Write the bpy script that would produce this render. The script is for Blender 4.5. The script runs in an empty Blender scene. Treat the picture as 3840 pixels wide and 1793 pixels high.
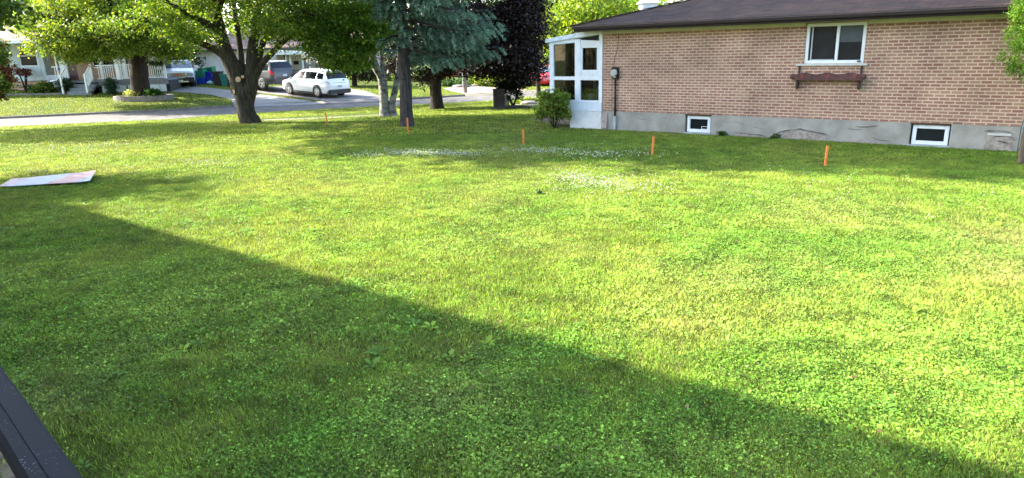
import bpy, bmesh, math, random
import numpy as np
from mathutils import Vector, Matrix
rad = math.radians
# ------------------------------------------------------------------ camera, world, sun
F_PX = 2552.0; PITCH = rad(15.8); ROLL = 0.0295; CAM = np.array([0.0, 0.0, 2.55])
_c = math.sqrt(1 - ROLL * ROLL)
V_F = np.array([0, math.cos(PITCH), -math.sin(PITCH)])
_d0 = np.array([0, -math.sin(PITCH), -math.cos(PITCH)]); _r0 = np.array([1.0, 0, 0])
V_R = _c * _r0 + ROLL * _d0
V_D = _c * _d0 - ROLL * _r0
scene = bpy.context.scene
cd = bpy.data.cameras.new("camera"); cam = bpy.data.objects.new("camera", cd)
scene.collection.objects.link(cam); scene.camera = cam
cd.sensor_width = 36.0; cd.lens = 36.0 * F_PX / 3840.0; cd.clip_start = 0.05; cd.clip_end = 2000
M = Matrix(((V_R[0], -V_D[0], -V_F[0], CAM[0]), (V_R[1], -V_D[1], -V_F[1], CAM[1]), (V_R[2], -V_D[2], -V_F[2], CAM[2]), (0, 0, 0, 1)))
cam.matrix_world = M
SUN_EL = rad(34.0); SHX, SHY = 0.956, -0.293           # horizontal direction in which shadows fall
world = bpy.data.worlds.new("World"); scene.world = world; world.use_nodes = True
wn = world.node_tree; wn.nodes.clear()
wo = wn.nodes.new("ShaderNodeOutputWorld"); wb = wn.nodes.new("ShaderNodeBackground"); ws = wn.nodes.new("ShaderNodeTexSky")
ws.sky_type = 'NISHITA'; ws.sun_disc = False; ws.sun_elevation = SUN_EL
ws.sun_rotation = math.atan2(-SHX, -SHY)               # azimuth of the sun, clockwise from +Y
ws.air_density = 1.0; ws.dust_density = 1.6; ws.ozone_density = 1.0
wb.inputs[1].default_value = 0.15
wn.links.new(ws.outputs[0], wb.inputs[0]); wn.links.new(wb.outputs[0], wo.inputs[0])
sd = bpy.data.lights.new("sun", 'SUN'); sd.energy = 4.4; sd.angle = rad(0.9); sd.color = (1.0, 0.95, 0.86)
sun = bpy.data.objects.new("sun", sd); scene.collection.objects.link(sun)
_sdir = Vector((SHX * math.cos(SUN_EL), SHY * math.cos(SUN_EL), -math.sin(SUN_EL)))
sun.rotation_euler = _sdir.to_track_quat('-Z', 'Y').to_euler()
scene.view_settings.view_transform = 'Standard'; scene.view_settings.look = 'None'
scene.view_settings.exposure = 2.55; scene.view_settings.gamma = 1.0
scene.cycles.max_bounces = 6; scene.cycles.transparent_max_bounces = 10

rng = np.random.default_rng(7); random.seed(7)
# ------------------------------------------------------------------ measuring helpers
def ray(px, py): return V_F * F_PX + V_R * (px - 1920) + V_D * (py - 896.5)
def A(px, py, Yw):
    v = ray(px, py); P = CAM + v * Yw / v[1]; return P
NEAR = np.array([(-90, 22), (-50, 26), (-22.8, 30.9), (-15.7, 32.2), (-13.3, 34.0), (-6.9, 36.2), (-3.4, 36.9), (-.8, 37.9), (.8, 38.7), (12, 44), (40, 58), (90, 85)], float)
FAR = np.array([(-90, 27), (-50, 31), (-26.4, 36.4), (-18.7, 38.35), (-15.8, 40.0), (-11.1, 40.8), (-5.6, 41.8), (-2.6, 43.2), (2, 46), (12, 52), (40, 66), (90, 93)], float)
def near(x): return np.interp(x, NEAR[:, 0], NEAR[:, 1])
def far(x): return np.interp(x, FAR[:, 0], FAR[:, 1])
def h(x, y):
    x = np.asarray(x, float); y = np.asarray(y, float)
    ny = near(x); fy = far(x)
    t = np.clip((y - 14) / (ny - 14), 0, 1)
    hn = -.27 * t * t
    s = np.interp(x, [-40, -20, -16, -8, 0], [.085, .085, .06, .03, .012])
    e = np.clip(y - fy, 0, 60)
    hf = -.25 + s * np.minimum(e, 12) + .01 * np.clip(e - 12, 0, 50)
    return np.where(y <= ny, hn, np.where(y >= fy, hf, -.35))
def G(px, py):
    z = 0.0
    for _ in range(25):
        v = ray(px, py); P = CAM + v * (z - CAM[2]) / v[2]; z = .5 * z + .5 * float(h(P[0], P[1]))
    return np.array([P[0], P[1], float(h(P[0], P[1]))])
# ------------------------------------------------------------------ materials
MATS = {}
def new_mat(name):
    m = bpy.data.materials.new(name); m.use_nodes = True; m.node_tree.nodes.clear(); return m, m.node_tree
def N(nt, t, **kw):
    n = nt.nodes.new(t)
    for k, v in kw.items():
        if k.startswith('i_'): n.inputs[k[2:].replace('_', ' ')].default_value = v
        else: setattr(n, k, v)
    return n
def rgba(c): return (c[0], c[1], c[2], 1)
def mat(name, col, rough=.6, var=.15, scale=6.0, bump=.0, bscale=60.0, metal=0.0, spec=.5, col2=None, stretch=None, detail=5, coat=0):
    if name in MATS: return MATS[name]
    m, nt = new_mat(name); L = nt.links
    out = N(nt, "ShaderNodeOutputMaterial"); b = N(nt, "ShaderNodeBsdfPrincipled"); L.new(b.outputs[0], out.inputs[0])
    tc = N(nt, "ShaderNodeTexCoord"); mp = N(nt, "ShaderNodeMapping"); L.new(tc.outputs['Object'], mp.inputs[0])
    if stretch: mp.inputs['Scale'].default_value = stretch
    nz = N(nt, "ShaderNodeTexNoise"); nz.inputs['Scale'].default_value = scale; nz.inputs['Detail'].default_value = detail; L.new(mp.outputs[0], nz.inputs['Vector'])
    rp = N(nt, "ShaderNodeValToRGB"); L.new(nz.outputs['Fac'], rp.inputs[0])
    c2 = col2 if col2 else tuple(x * (1 - var) for x in col)
    c1 = col if col2 else tuple(min(1, x * (1 + var)) for x in col)
    rp.color_ramp.elements[0].position = .35; rp.color_ramp.elements[1].position = .65
    rp.color_ramp.elements[0].color = rgba(c2); rp.color_ramp.elements[1].color = rgba(c1)
    L.new(rp.outputs[0], b.inputs['Base Color'])
    b.inputs['Roughness'].default_value = rough; b.inputs['Metallic'].default_value = metal; b.inputs['Specular IOR Level'].default_value = spec
    if coat: b.inputs['Coat Weight'].default_value = coat
    if bump:
        n2 = N(nt, "ShaderNodeTexNoise"); n2.inputs['Scale'].default_value = bscale; n2.inputs['Detail'].default_value = 4; L.new(mp.outputs[0], n2.inputs['Vector'])
        bp = N(nt, "ShaderNodeBump"); bp.inputs['Strength'].default_value = bump; bp.inputs['Distance'].default_value = .02
        L.new(n2.outputs['Fac'], bp.inputs['Height']); L.new(bp.outputs[0], b.inputs['Normal'])
    MATS[name] = m; return m
def leaf_mat(name, trans=.35, tint=(1.25, 1.2, .5), rough=.5, spec=.3, upn=0.0):
    if name in MATS: return MATS[name]
    m, nt = new_mat(name); L = nt.links
    out = N(nt, "ShaderNodeOutputMaterial"); b = N(nt, "ShaderNodeBsdfPrincipled"); t = N(nt, "ShaderNodeBsdfTranslucent"); mx = N(nt, "ShaderNodeMixShader")
    at = N(nt, "ShaderNodeAttribute"); at.attribute_name = "Col"
    vm = N(nt, "ShaderNodeVectorMath", operation='MULTIPLY'); vm.inputs[1].default_value = tint
    L.new(at.outputs['Color'], vm.inputs[0]); L.new(at.outputs['Color'], b.inputs['Base Color']); L.new(vm.outputs[0], t.inputs[0])
    b.inputs['Roughness'].default_value = rough; b.inputs['Specular IOR Level'].default_value = spec
    mx.inputs[0].default_value = trans
    if upn:      # soft leaf surfaces: lean the shading normal towards the sky
        ge = N(nt, "ShaderNodeNewGeometry"); v1 = N(nt, "ShaderNodeVectorMath", operation='SCALE'); v1.inputs['Scale'].default_value = 1 - upn; L.new(ge.outputs['Normal'], v1.inputs[0])
        v2 = N(nt, "ShaderNodeVectorMath", operation='ADD'); v2.inputs[1].default_value = (0, 0, upn); L.new(v1.outputs[0], v2.inputs[0]); v3 = N(nt, "ShaderNodeVectorMath", operation='NORMALIZE'); L.new(v2.outputs[0], v3.inputs[0]); L.new(v3.outputs[0], b.inputs['Normal'])
    L.new(b.outputs[0], mx.inputs[1]); L.new(t.outputs[0], mx.inputs[2]); L.new(mx.outputs[0], out.inputs[0])
    MATS[name] = m; return m
def brick_mat(name, c1, c2, mortar, w=.215, hgt=.0765, ms=.009, rot=None, bias=0.0, var=.12):
    m, nt = new_mat(name); L = nt.links
    out = N(nt, "ShaderNodeOutputMaterial"); b = N(nt, "ShaderNodeBsdfPrincipled"); L.new(b.outputs[0], out.inputs[0])
    tc = N(nt, "ShaderNodeTexCoord"); sp = N(nt, "ShaderNodeSeparateXYZ"); L.new(tc.outputs['Object'], sp.inputs[0])
    ad = N(nt, "ShaderNodeMath", operation='ADD'); L.new(sp.outputs[0], ad.inputs[0]); L.new(sp.outputs[1], ad.inputs[1])
    cb = N(nt, "ShaderNodeCombineXYZ"); L.new(ad.outputs[0], cb.inputs[0]); L.new(sp.outputs[2], cb.inputs[1])
    # slight wobble so courses are not ruler straight
    wz = N(nt, "ShaderNodeTexNoise"); wz.inputs['Scale'].default_value = 9; L.new(cb.outputs[0], wz.inputs['Vector'])
    wv = N(nt, "ShaderNodeVectorMath", operation='SCALE'); wv.inputs['Scale'].default_value = .008; L.new(wz.outputs['Color'], wv.inputs[0])
    wa = N(nt, "ShaderNodeVectorMath", operation='ADD'); L.new(cb.outputs[0], wa.inputs[0]); L.new(wv.outputs[0], wa.inputs[1])
    bt = N(nt, "ShaderNodeTexBrick"); L.new(wa.outputs[0], bt.inputs['Vector'])
    bt.inputs['Scale'].default_value = 1; bt.inputs['Brick Width'].default_value = w; bt.inputs['Row Height'].default_value = hgt
    bt.inputs['Mortar Size'].default_value = ms; bt.inputs['Mortar Smooth'].default_value = .15; bt.inputs['Bias'].default_value = bias
    bt.inputs['Color1'].default_value = rgba(c1); bt.inputs['Color2'].default_value = rgba(c2); bt.inputs['Mortar'].default_value = rgba(mortar)
    n2 = N(nt, "ShaderNodeTexNoise"); n2.inputs['Scale'].default_value = 1.3; n2.inputs['Detail'].default_value = 8; L.new(cb.outputs[0], n2.inputs['Vector'])
    mr = N(nt, "ShaderNodeMapRange"); mr.inputs['From Min'].default_value = .3; mr.inputs['From Max'].default_value = .7; mr.inputs['To Min'].default_value = 1 - var; mr.inputs['To Max'].default_value = 1 + var; L.new(n2.outputs['Fac'], mr.inputs[0])
    sc = N(nt, "ShaderNodeVectorMath", operation='SCALE'); L.new(bt.outputs['Color'], sc.inputs[0]); L.new(mr.outputs[0], sc.inputs['Scale'])
    L.new(sc.outputs[0], b.inputs['Base Color']); b.inputs['Roughness'].default_value = .85; b.inputs['Specular IOR Level'].default_value = .25
    iv = N(nt, "ShaderNodeMath", operation='MULTIPLY'); iv.inputs[1].default_value = -1; L.new(bt.outputs['Fac'], iv.inputs[0])
    bp = N(nt, "ShaderNodeBump"); bp.inputs['Strength'].default_value = .5; bp.inputs['Distance'].default_value = .008; L.new(iv.outputs[0], bp.inputs['Height']); L.new(bp.outputs[0], b.inputs['Normal'])
    return m
def glass_mat(name, tint=(.75, .8, .8), t=.85):
    m, nt = new_mat(name); L = nt.links
    out = N(nt, "ShaderNodeOutputMaterial"); a = N(nt, "ShaderNodeBsdfTransparent"); g = N(nt, "ShaderNodeBsdfGlossy"); mx = N(nt, "ShaderNodeMixShader")
    fr = N(nt, "ShaderNodeFresnel"); fr.inputs[0].default_value = 1.5; g.inputs['Roughness'].default_value = .02; a.inputs[0].default_value = rgba(tint)
    L.new(fr.outputs[0], mx.inputs[0]); L.new(a.outputs[0], mx.inputs[1]); L.new(g.outputs[0], mx.inputs[2]); L.new(mx.outputs[0], out.inputs[0])
    return m
# ------------------------------------------------------------------ objects and tagging
COL = scene.collection
def tag(o, label=None, cat=None, group=None, kind=None):
    if label: o['label'] = label
    if cat: o['category'] = cat
    if group: o['group'] = group
    if kind: o['kind'] = kind
    return o
def thing(name, label, cat, loc=(0, 0, 0), rz=0.0, group=None):
    o = bpy.data.objects.new(name, None); COL.objects.link(o); o.location = tuple(float(a) for a in loc); o.rotation_euler = (0, 0, rz); o.empty_display_size = .2
    return tag(o, label, cat, group)
class MB:
    """collects polygons; world=True means the vertices are world coordinates and are moved into the parent's frame (translation only)"""
    def __init__(s): s.v = []; s.f = []; s.smooth = []
    def add(s, vs, fs, sm=False):
        b = len(s.v); s.v += [tuple(float(c) for c in v) for v in vs]; s.f += [tuple(b + i for i in f) for f in fs]; s.smooth += [sm] * len(fs); return s
    def box(s, x0, x1, y0, y1, z0, z1):
        if x0 > x1: x0, x1 = x1, x0
        if y0 > y1: y0, y1 = y1, y0
        if z0 > z1: z0, z1 = z1, z0
        vs = [(x, y, z) for z in (z0, z1) for y in (y0, y1) for x in (x0, x1)]
        return s.add(vs, [(0, 2, 3, 1), (4, 5, 7, 6), (0, 1, 5, 4), (2, 6, 7, 3), (0, 4, 6, 2), (1, 3, 7, 5)])
    def bar(s, a, b, w, d, up=(0, 0, 1)):
        a = Vector([float(c) for c in a]); b = Vector([float(c) for c in b]); t = (b - a).normalized(); u = Vector(up)
        sd_ = t.cross(u)
        if sd_.length < 1e-4: sd_ = t.cross(Vector((0, 1, 0)))
        sd_.normalize(); u = sd_.cross(t).normalized()
        vs = [p + sd_ * (i * w / 2) + u * (j * d / 2) for p in (a, b) for i, j in ((-1, -1), (1, -1), (1, 1), (-1, 1))]
        return s.add(vs, [(0, 3, 2, 1), (4, 5, 6, 7), (0, 1, 5, 4), (1, 2, 6, 5), (2, 3, 7, 6), (3, 0, 4, 7)])
    def prism(s, poly, y0, y1):          # polygon in x,z extruded along y
        n = len(poly); vs = [(x, y0, z) for x, z in poly] + [(x, y1, z) for x, z in poly]
        fs = [tuple(range(n)), tuple(range(2 * n - 1, n - 1, -1))] + [(i, n + i, n + (i + 1) % n, (i + 1) % n) for i in range(n)]
        return s.add(vs, fs)
    def tube(s, pts, rs, n=8, cap=True, wob=0.0, sm=True):
        pts = [Vector([float(c) for c in p]) for p in pts]; k = len(pts); vs = []; prev = None
        for i, p in enumerate(pts):
            t = (pts[min(i + 1, k - 1)] - pts[max(i - 1, 0)]).normalized()
            if prev is None:
                prev = t.cross(Vector((0, 1, 0)))
                if prev.length < .1: prev = t.cross(Vector((1, 0, 0)))
            a = (prev - t * prev.dot(t)).normalized(); b = t.cross(a); prev = a
            for j in range(n):
                an = 2 * math.pi * j / n; r = rs[i] * (1 + wob * (math.sin(3 * an + i * .7) * .6 + random.uniform(-.5, .5)))
                vs.append(p + a * (r * math.cos(an)) + b * (r * math.sin(an)))
        fs = [(i * n + j, i * n + (j + 1) % n, (i + 1) * n + (j + 1) % n, (i + 1) * n + j) for i in range(k - 1) for j in range(n)]
        s.add(vs, fs, sm)
        if cap:
            b0 = len(s.v) - len(vs); s.f += [tuple(b0 + j for j in reversed(range(n))), tuple(b0 + (k - 1) * n + j for j in range(n))]; s.smooth += [False, False]
        return s
    def disc(s, c, nrm, r0, r1, d=0.0, n=20):   # ring (r0>0) or disc, thickness d along nrm
        c = Vector(c); nn = Vector(nrm).normalized(); a = nn.cross(Vector((0, 0, 1)))
        if a.length < .1: a = nn.cross(Vector((1, 0, 0)))
        a.normalize(); b = nn.cross(a)
        def ring(r, o): return [c + nn * o + a * (r * math.cos(2 * math.pi * j / n)) + b * (r * math.sin(2 * math.pi * j / n)) for j in range(n)]
        if r0 <= 0:
            vs = ring(r1, 0) + ring(r1, d); fs = [tuple(range(n)), tuple(range(2 * n - 1, n - 1, -1))] + [(j, n + j, n + (j + 1) % n, (j + 1) % n) for j in range(n)]
        else:
            vs = ring(r0, 0) + ring(r1, 0) + ring(r1, d) + ring(r0, d)
            fs = [(q * n + j, q * n + (j + 1) % n, ((q + 1) % 4) * n + (j + 1) % n, ((q + 1) % 4) * n + j) for q in range(4) for j in range(n)]
        return s.add(vs, fs)
    def ball(s, c, r, sc=(1, 1, 1), n=10, m=7, wob=0):
        vs = []; c = [float(q) for q in c]
        for i in range(m + 1):
            th = math.pi * i / m
            for j in range(n):
                ph = 2 * math.pi * j / n; q = 1 + random.uniform(-wob, wob)
                vs.append((c[0] + r * sc[0] * q * math.sin(th) * math.cos(ph), c[1] + r * sc[1] * q * math.sin(th) * math.sin(ph), c[2] + r * sc[2] * q * math.cos(th)))
        return s.add(vs, [(i * n + j, (i + 1) * n + j, (i + 1) * n + (j + 1) % n, i * n + (j + 1) % n) for i in range(m) for j in range(n)], True)
    def build(s, name, m, parent=None, world=False, bevel=0, label=None):
        off = parent.matrix_basis.translation if (world and parent) else Vector((0, 0, 0))
        me = bpy.data.meshes.new(name)
        me.from_pydata([(v[0] - off[0], v[1] - off[1], v[2] - off[2]) for v in s.v], [], s.f)
        me.polygons.foreach_set('use_smooth', s.smooth); me.materials.append(m); me.validate(); me.update()
        bm = bmesh.new(); bm.from_mesh(me); bmesh.ops.recalc_face_normals(bm, faces=bm.faces)
        if bevel: bmesh.ops.bevel(bm, geom=[e for e in bm.edges if len(e.link_faces) == 2 and e.calc_face_angle(0) > .6], offset=bevel, segments=2, affect='EDGES', clamp_overlap=True)
        bm.to_mesh(me); bm.free()
        o = bpy.data.objects.new(name, me); COL.objects.link(o)
        if parent: o.parent = parent
        if label: o['label'] = label
        return o
def np_mesh(name, V, Fc, m, parent=None, cols=None, off=(0, 0, 0), smooth=False):
    """V (n,3), Fc (k,3|4) index array, cols (n,3) vertex colours"""
    V = np.asarray(V, np.float32) - np.asarray(off, np.float32); k, w = Fc.shape
    me = bpy.data.meshes.new(name); me.vertices.add(len(V)); me.loops.add(k * w); me.polygons.add(k)
    me.vertices.foreach_set('co', V.ravel()); me.loops.foreach_set('vertex_index', Fc.astype(np.int32).ravel())
    me.polygons.foreach_set('loop_start', np.arange(0, k * w, w, dtype=np.int32))
    if smooth: me.polygons.foreach_set('use_smooth', np.ones(k, bool))
    if cols is not None:
        at = me.attributes.new('Col', 'FLOAT_COLOR', 'POINT'); c4 = np.ones((len(V), 4), np.float32); c4[:, :3] = np.clip(cols, 0, 1); at.data.foreach_set('color', c4.ravel())
    me.materials.append(m); me.update(calc_edges=True)
    o = bpy.data.objects.new(name, me); COL.objects.link(o)
    if parent: o.parent = parent
    return o
def nrm(a): return a / (np.linalg.norm(a, axis=1, keepdims=True) + 1e-9)
def leaves(C, size, up=.6, aspect=.7, droop=0.0, outward=None):
    """kite leaves, folded on the midrib. returns V, F"""
    n = len(C); nn = rng.normal(size=(n, 3)); nn[:, 2] = nn[:, 2] + up * 2
    if outward is not None: nn += outward
    nn = nrm(nn); a = rng.normal(size=(n, 3)); a[:, 2] -= droop; a = a - nn * np.sum(a * nn, 1, keepdims=True); a = nrm(a); b = np.cross(nn, a)
    s = np.broadcast_to(np.asarray(size, float), (n,))[:, None]
    fold = nn * s * rng.uniform(.02, .2, (n, 1))
    V = np.stack([C - a * s * .5, C - a * s * .05 + b * s * aspect * .5 + fold, C + a * s * .5, C - a * s * .05 - b * s * aspect * .5 + fold], 1).reshape(-1, 3)
    Fi = np.arange(n * 4).reshape(n, 4); return V, Fi
def vcol(base, n, v=.2, hue=.12, alt=None, altp=0.0):
    c = np.tile(np.array(base, float), (n, 1))
    if alt is not None:
        k = rng.random(n) < altp; c[k] = alt
    c *= rng.uniform(1 - v, 1 + v, (n, 1)); c[:, 0] *= rng.uniform(1 - hue, 1 + hue, n); return c
# value noise for patches
def vnoise(x, y, s, seed=0):
    r = np.random.default_rng(seed); g = r.random((64, 64)); u = (x / s) % 64; v = (y / s) % 64
    i = np.floor(u).astype(int); j = np.floor(v).astype(int); fu = u - i; fv = v - j; fu = fu * fu * (3 - 2 * fu); fv = fv * fv * (3 - 2 * fv)
    i1 = (i + 1) % 64; j1 = (j + 1) % 64; i %= 64; j %= 64
    return (g[i, j] * (1 - fu) + g[i1, j] * fu) * (1 - fv) + (g[i, j1] * (1 - fu) + g[i1, j1] * fu) * fv
def fbm(x, y, s, seed=0): return .5 * vnoise(x, y, s, seed) + .3 * vnoise(x + 5, y + 9, s * .43, seed + 1) + .2 * vnoise(x + 3, y + 1, s * .19, seed + 2)
# ------------------------------------------------------------------ ground
def ground_mat():
    m, nt = new_mat("lawn_soil"); L = nt.links
    out = N(nt, "ShaderNodeOutputMaterial"); b = N(nt, "ShaderNodeBsdfPrincipled"); L.new(b.outputs[0], out.inputs[0])
    tc = N(nt, "ShaderNodeTexCoord")
    def nz(s, d=6):
        n = N(nt, "ShaderNodeTexNoise"); n.inputs['Scale'].default_value = s; n.inputs['Detail'].default_value = d; L.new(tc.outputs['Object'], n.inputs['Vector']); return n
    a = nz(.6); c = nz(18); d = nz(90)
    r1 = N(nt, "ShaderNodeValToRGB"); L.new(a.outputs['Fac'], r1.inputs[0])
    r1.color_ramp.elements[0].position = .35; r1.color_ramp.elements[1].position = .68
    r1.color_ramp.elements[0].color = (.060, .095, .014, 1); r1.color_ramp.elements[1].color = (.105, .125, .022, 1)
    r2 = N(nt, "ShaderNodeValToRGB"); L.new(c.outputs['Fac'], r2.inputs[0]); r2.color_ramp.elements[0].position = .3; r2.color_ramp.elements[1].position = .7
    r2.color_ramp.elements[0].color = (.6, .62, .6, 1); r2.color_ramp.elements[1].color = (1.15, 1.12, 1.0, 1)
    r3 = N(nt, "ShaderNodeValToRGB"); L.new(d.outputs['Fac'], r3.inputs[0]); r3.color_ramp.elements[0].position = .35; r3.color_ramp.elements[1].position = .65
    r3.color_ramp.elements[0].color = (.55, .6, .55, 1); r3.color_ramp.elements[1].color = (1.2, 1.15, 1.0, 1)
    m1 = N(nt, "ShaderNodeVectorMath", operation='MULTIPLY'); m2 = N(nt, "ShaderNodeVectorMath", operation='MULTIPLY')
    L.new(r1.outputs[0], m1.inputs[0]); L.new(r2.outputs[0], m1.inputs[1]); L.new(m1.outputs[0], m2.inputs[0]); L.new(r3.outputs[0], m2.inputs[1])
    L.new(m2.outputs[0], b.inputs['Base Color']); b.inputs['Roughness'].default_value = .95; b.inputs['Specular IOR Level'].default_value = .1
    bp = N(nt, "ShaderNodeBump"); bp.inputs['Strength'].default_value = .6; bp.inputs['Distance'].default_value = .03; L.new(d.outputs['Fac'], bp.inputs['Height']); L.new(bp.outputs[0], b.inputs['Normal'])
    return m
M_GROUND = ground_mat()
M_ASPH = mat("asphalt", (.118, .109, .098), rough=.9, var=.22, scale=2.2, bump=.4, bscale=90, spec=.2)
M_CONC = mat("concrete_drive", (.235, .225, .215), rough=.9, var=.12, scale=1.5, bump=.3, bscale=50, spec=.2)
M_KERB = mat("kerb_concrete", (.165, .145, .12), rough=.9, var=.2, scale=4, bump=.4, bscale=40)
M_DRIVE = mat("asphalt_drive", (.185, .168, .158), rough=.9, var=.12, scale=2.5, bump=.4, bscale=80, spec=.2)
M_DIRT = mat("bare_dirt", (.20, .15, .10), rough=1, var=.3, scale=9, bump=.8, bscale=60, spec=.1)
XS = np.concatenate([np.linspace(-90, -34, 15), np.arange(-32, 14, 1.0), np.linspace(14, 90, 16)])
def strip_sheet(name, ya, yb, ts, m, zfun):
    V = []; 
    for x in XS:
        a, b = ya(x), yb(x)
        for t in ts:
            y = a + (b - a) * t; V.append((x, y, zfun(x, y)))
    n = len(ts); Fi = np.array([(i * n + j, (i + 1) * n + j, (i + 1) * n + j + 1, i * n + j + 1) for i in range(len(XS) - 1) for j in range(n - 1)])
    return np_mesh(name, np.array(V), Fi, m, smooth=True)
tag(strip_sheet("ground", lambda x: -40., near, np.concatenate([[0, .3, .5], np.linspace(.55, 1, 40)]), M_GROUND, lambda x, y: float(h(x, min(y, near(x) - .001)))), kind='structure')
tag(strip_sheet("far_ground", far, lambda x: 500., np.concatenate([np.linspace(0, .05, 24), [.07, .1, .2, .5, 1]]), M_GROUND, lambda x, y: float(h(x, max(y, far(x) + .001)))), kind='structure')
tag(strip_sheet("road", lambda x: near(x) - .02, lambda x: far(x) + .02, np.linspace(0, 1, 8), M_ASPH, lambda x, y: -.35), kind='structure')
kb = MB()
def kerb(xa, xb, fn, off, top, mb):
    xs = np.arange(xa, xb + .01, .75)
    for a, b in zip(xs[:-1], xs[1:]):
        ya, yb_ = float(fn(a)) + off, float(fn(b)) + off
        z = top; w = .16
        mb.add([(a, ya, -.36), (b, yb_, -.36), (b, yb_ + .02, z), (a, ya + .02, z), (a, ya + w, z), (b, yb_ + w, z), (a, ya + w, -.36), (b, yb_ + w, -.36)],
               [(0, 1, 2, 3), (3, 2, 5, 4), (4, 5, 7, 6)])
kerb(-60, -15.4, far, -.08, -.235, kb); kerb(-6.4, -2.4, far, -.08, -.235, kb); kerb(2.5, 40, far, -.08, -.235, kb)
tag(kb.build("kerb", M_KERB), kind='structure')
def drape(name, lo, hi, m, dz, n=14, k=10):
    lo = np.array([G(*p) for p in lo]); hi = np.array([G(*p) for p in hi])
    def samp(P, n):
        d = np.r_[0, np.cumsum(np.linalg.norm(np.diff(P[:, :2], axis=0), axis=1))]; t = np.linspace(0, d[-1], n); return np.stack([np.interp(t, d, P[:, 0]), np.interp(t, d, P[:, 1])], 1)
    a = samp(lo, n); b = samp(hi, n); V = []
    for i in range(n):
        for j in range(k):
            q = a[i] + (b[i] - a[i]) * j / (k - 1); 
            fy_ = float(far(q[0])); onf = q[1] > near(q[0]) + 3
            zz_ = float(h(q[0], max(q[1], fy_ + .01))) - (.1 * min(1, max(0, fy_ + .15 - q[1]) / .5) if onf else 0) if onf else float(h(q[0], q[1]))
            V.append((q[0], q[1], zz_ + dz))
    Fi = np.array([(i * k + j, (i + 1) * k + j, (i + 1) * k + j + 1, i * k + j + 1) for i in range(n - 1) for j in range(k - 1)])
    return tag(np_mesh(name, np.array(V), Fi, m, smooth=True), kind='structure')
drape("concrete_driveway", [(560, 343), (643, 345), (793, 357), (868, 374), (880, 404)], [(560, 322), (718, 326), (876, 341), (1000, 358), (1244, 391)], M_CONC, .02, 24, 14)
drape("asphalt_driveway", [(870, 333), (955, 346), (1100, 363), (1250, 390)], [(1150, 318), (1297, 331), (1370, 342), (1470, 380)], M_DRIVE, .024, 24, 14)
drape("garden_driveway", [(1662, 334), (1700, 345), (1752, 355)], [(1730, 320), (1860, 330), (1990, 338)], mat("sandy_gravel", (.26, .21, .165), rough=1, var=.2, scale=3, bump=.5), .02, 12, 8)
drape("concrete_path", [(990, 455), (1200, 446), (1420, 434)], [(990, 449), (1200, 441), (1420, 430.5)], mat("worn_path", (.17, .15, .115), rough=1, var=.2, scale=2, bump=.4), .012, 14, 3)
drape("paved_walk", [(1930, 401), (2060, 396)], [(1930, 394), (2060, 390)], M_CONC, .012, 8, 3)
drape("bare_earth", [(-120, 1900), (60, 1870), (190, 1840)], [(-120, 1560), (0, 1640), (120, 1760)], M_DIRT, .012, 8, 6)
drape("bare_soil", [(1990, 452), (2060, 462), (2150, 472)], [(2000, 437), (2060, 440), (2145, 446)], M_DIRT, .012, 8, 5)
# ------------------------------------------------------------------ building materials
M_BRICK = brick_mat("mixed_brick", (.235, .112, .082), (.325, .205, .130), (.51, .365, .27), ms=.0130, bias=-.05, var=.2)
M_WHITE = mat("white_vinyl", (.70, .73, .74), rough=.45, var=.05, scale=3)
M_PAINT = mat("white_painted_wood", (.72, .74, .76), rough=.55, var=.06, scale=5, bump=.1)
M_CREAM = mat("cream_soffit", (.50, .50, .36), rough=.6, var=.06)
M_FOUND = mat("stucco_foundation", (.30, .285, .245), rough=.95, var=.16, scale=2.6, bump=.6, bscale=22, spec=.2)
M_SPALL = mat("spalled_concrete", (.30, .26, .22), rough=1, var=.25, scale=12, bump=1, bscale=30, spec=.1)
M_CRACK = mat("crack_dark", (.09, .085, .075), rough=1, var=.2)
M_BROWN = mat("brown_metal_trim", (.020, .011, .009), rough=.6, spec=.25, var=.1)
M_FBOX = mat("flower_box_wood", (.075, .028, .022), rough=.7, var=.3, scale=8, bump=.3)
M_RED = mat("red_paint", (.15, .025, .02), rough=.6, var=.2)
M_PANE = mat("dark_window_glass", (.012, .014, .016), rough=.06, var=.3, scale=.8, spec=.22)
M_GLASS = glass_mat("clear_glass", (.55, .6, .58))
M_GREY = mat("grey_metal", (.36, .38, .39), rough=.5, var=.1)
M_DARK = mat("dark_rubber", (.012, .012, .013), rough=.7, var=.2)
M_INNER = mat("interior_dark", (.05, .045, .04), rough=.9, var=.2)
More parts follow.
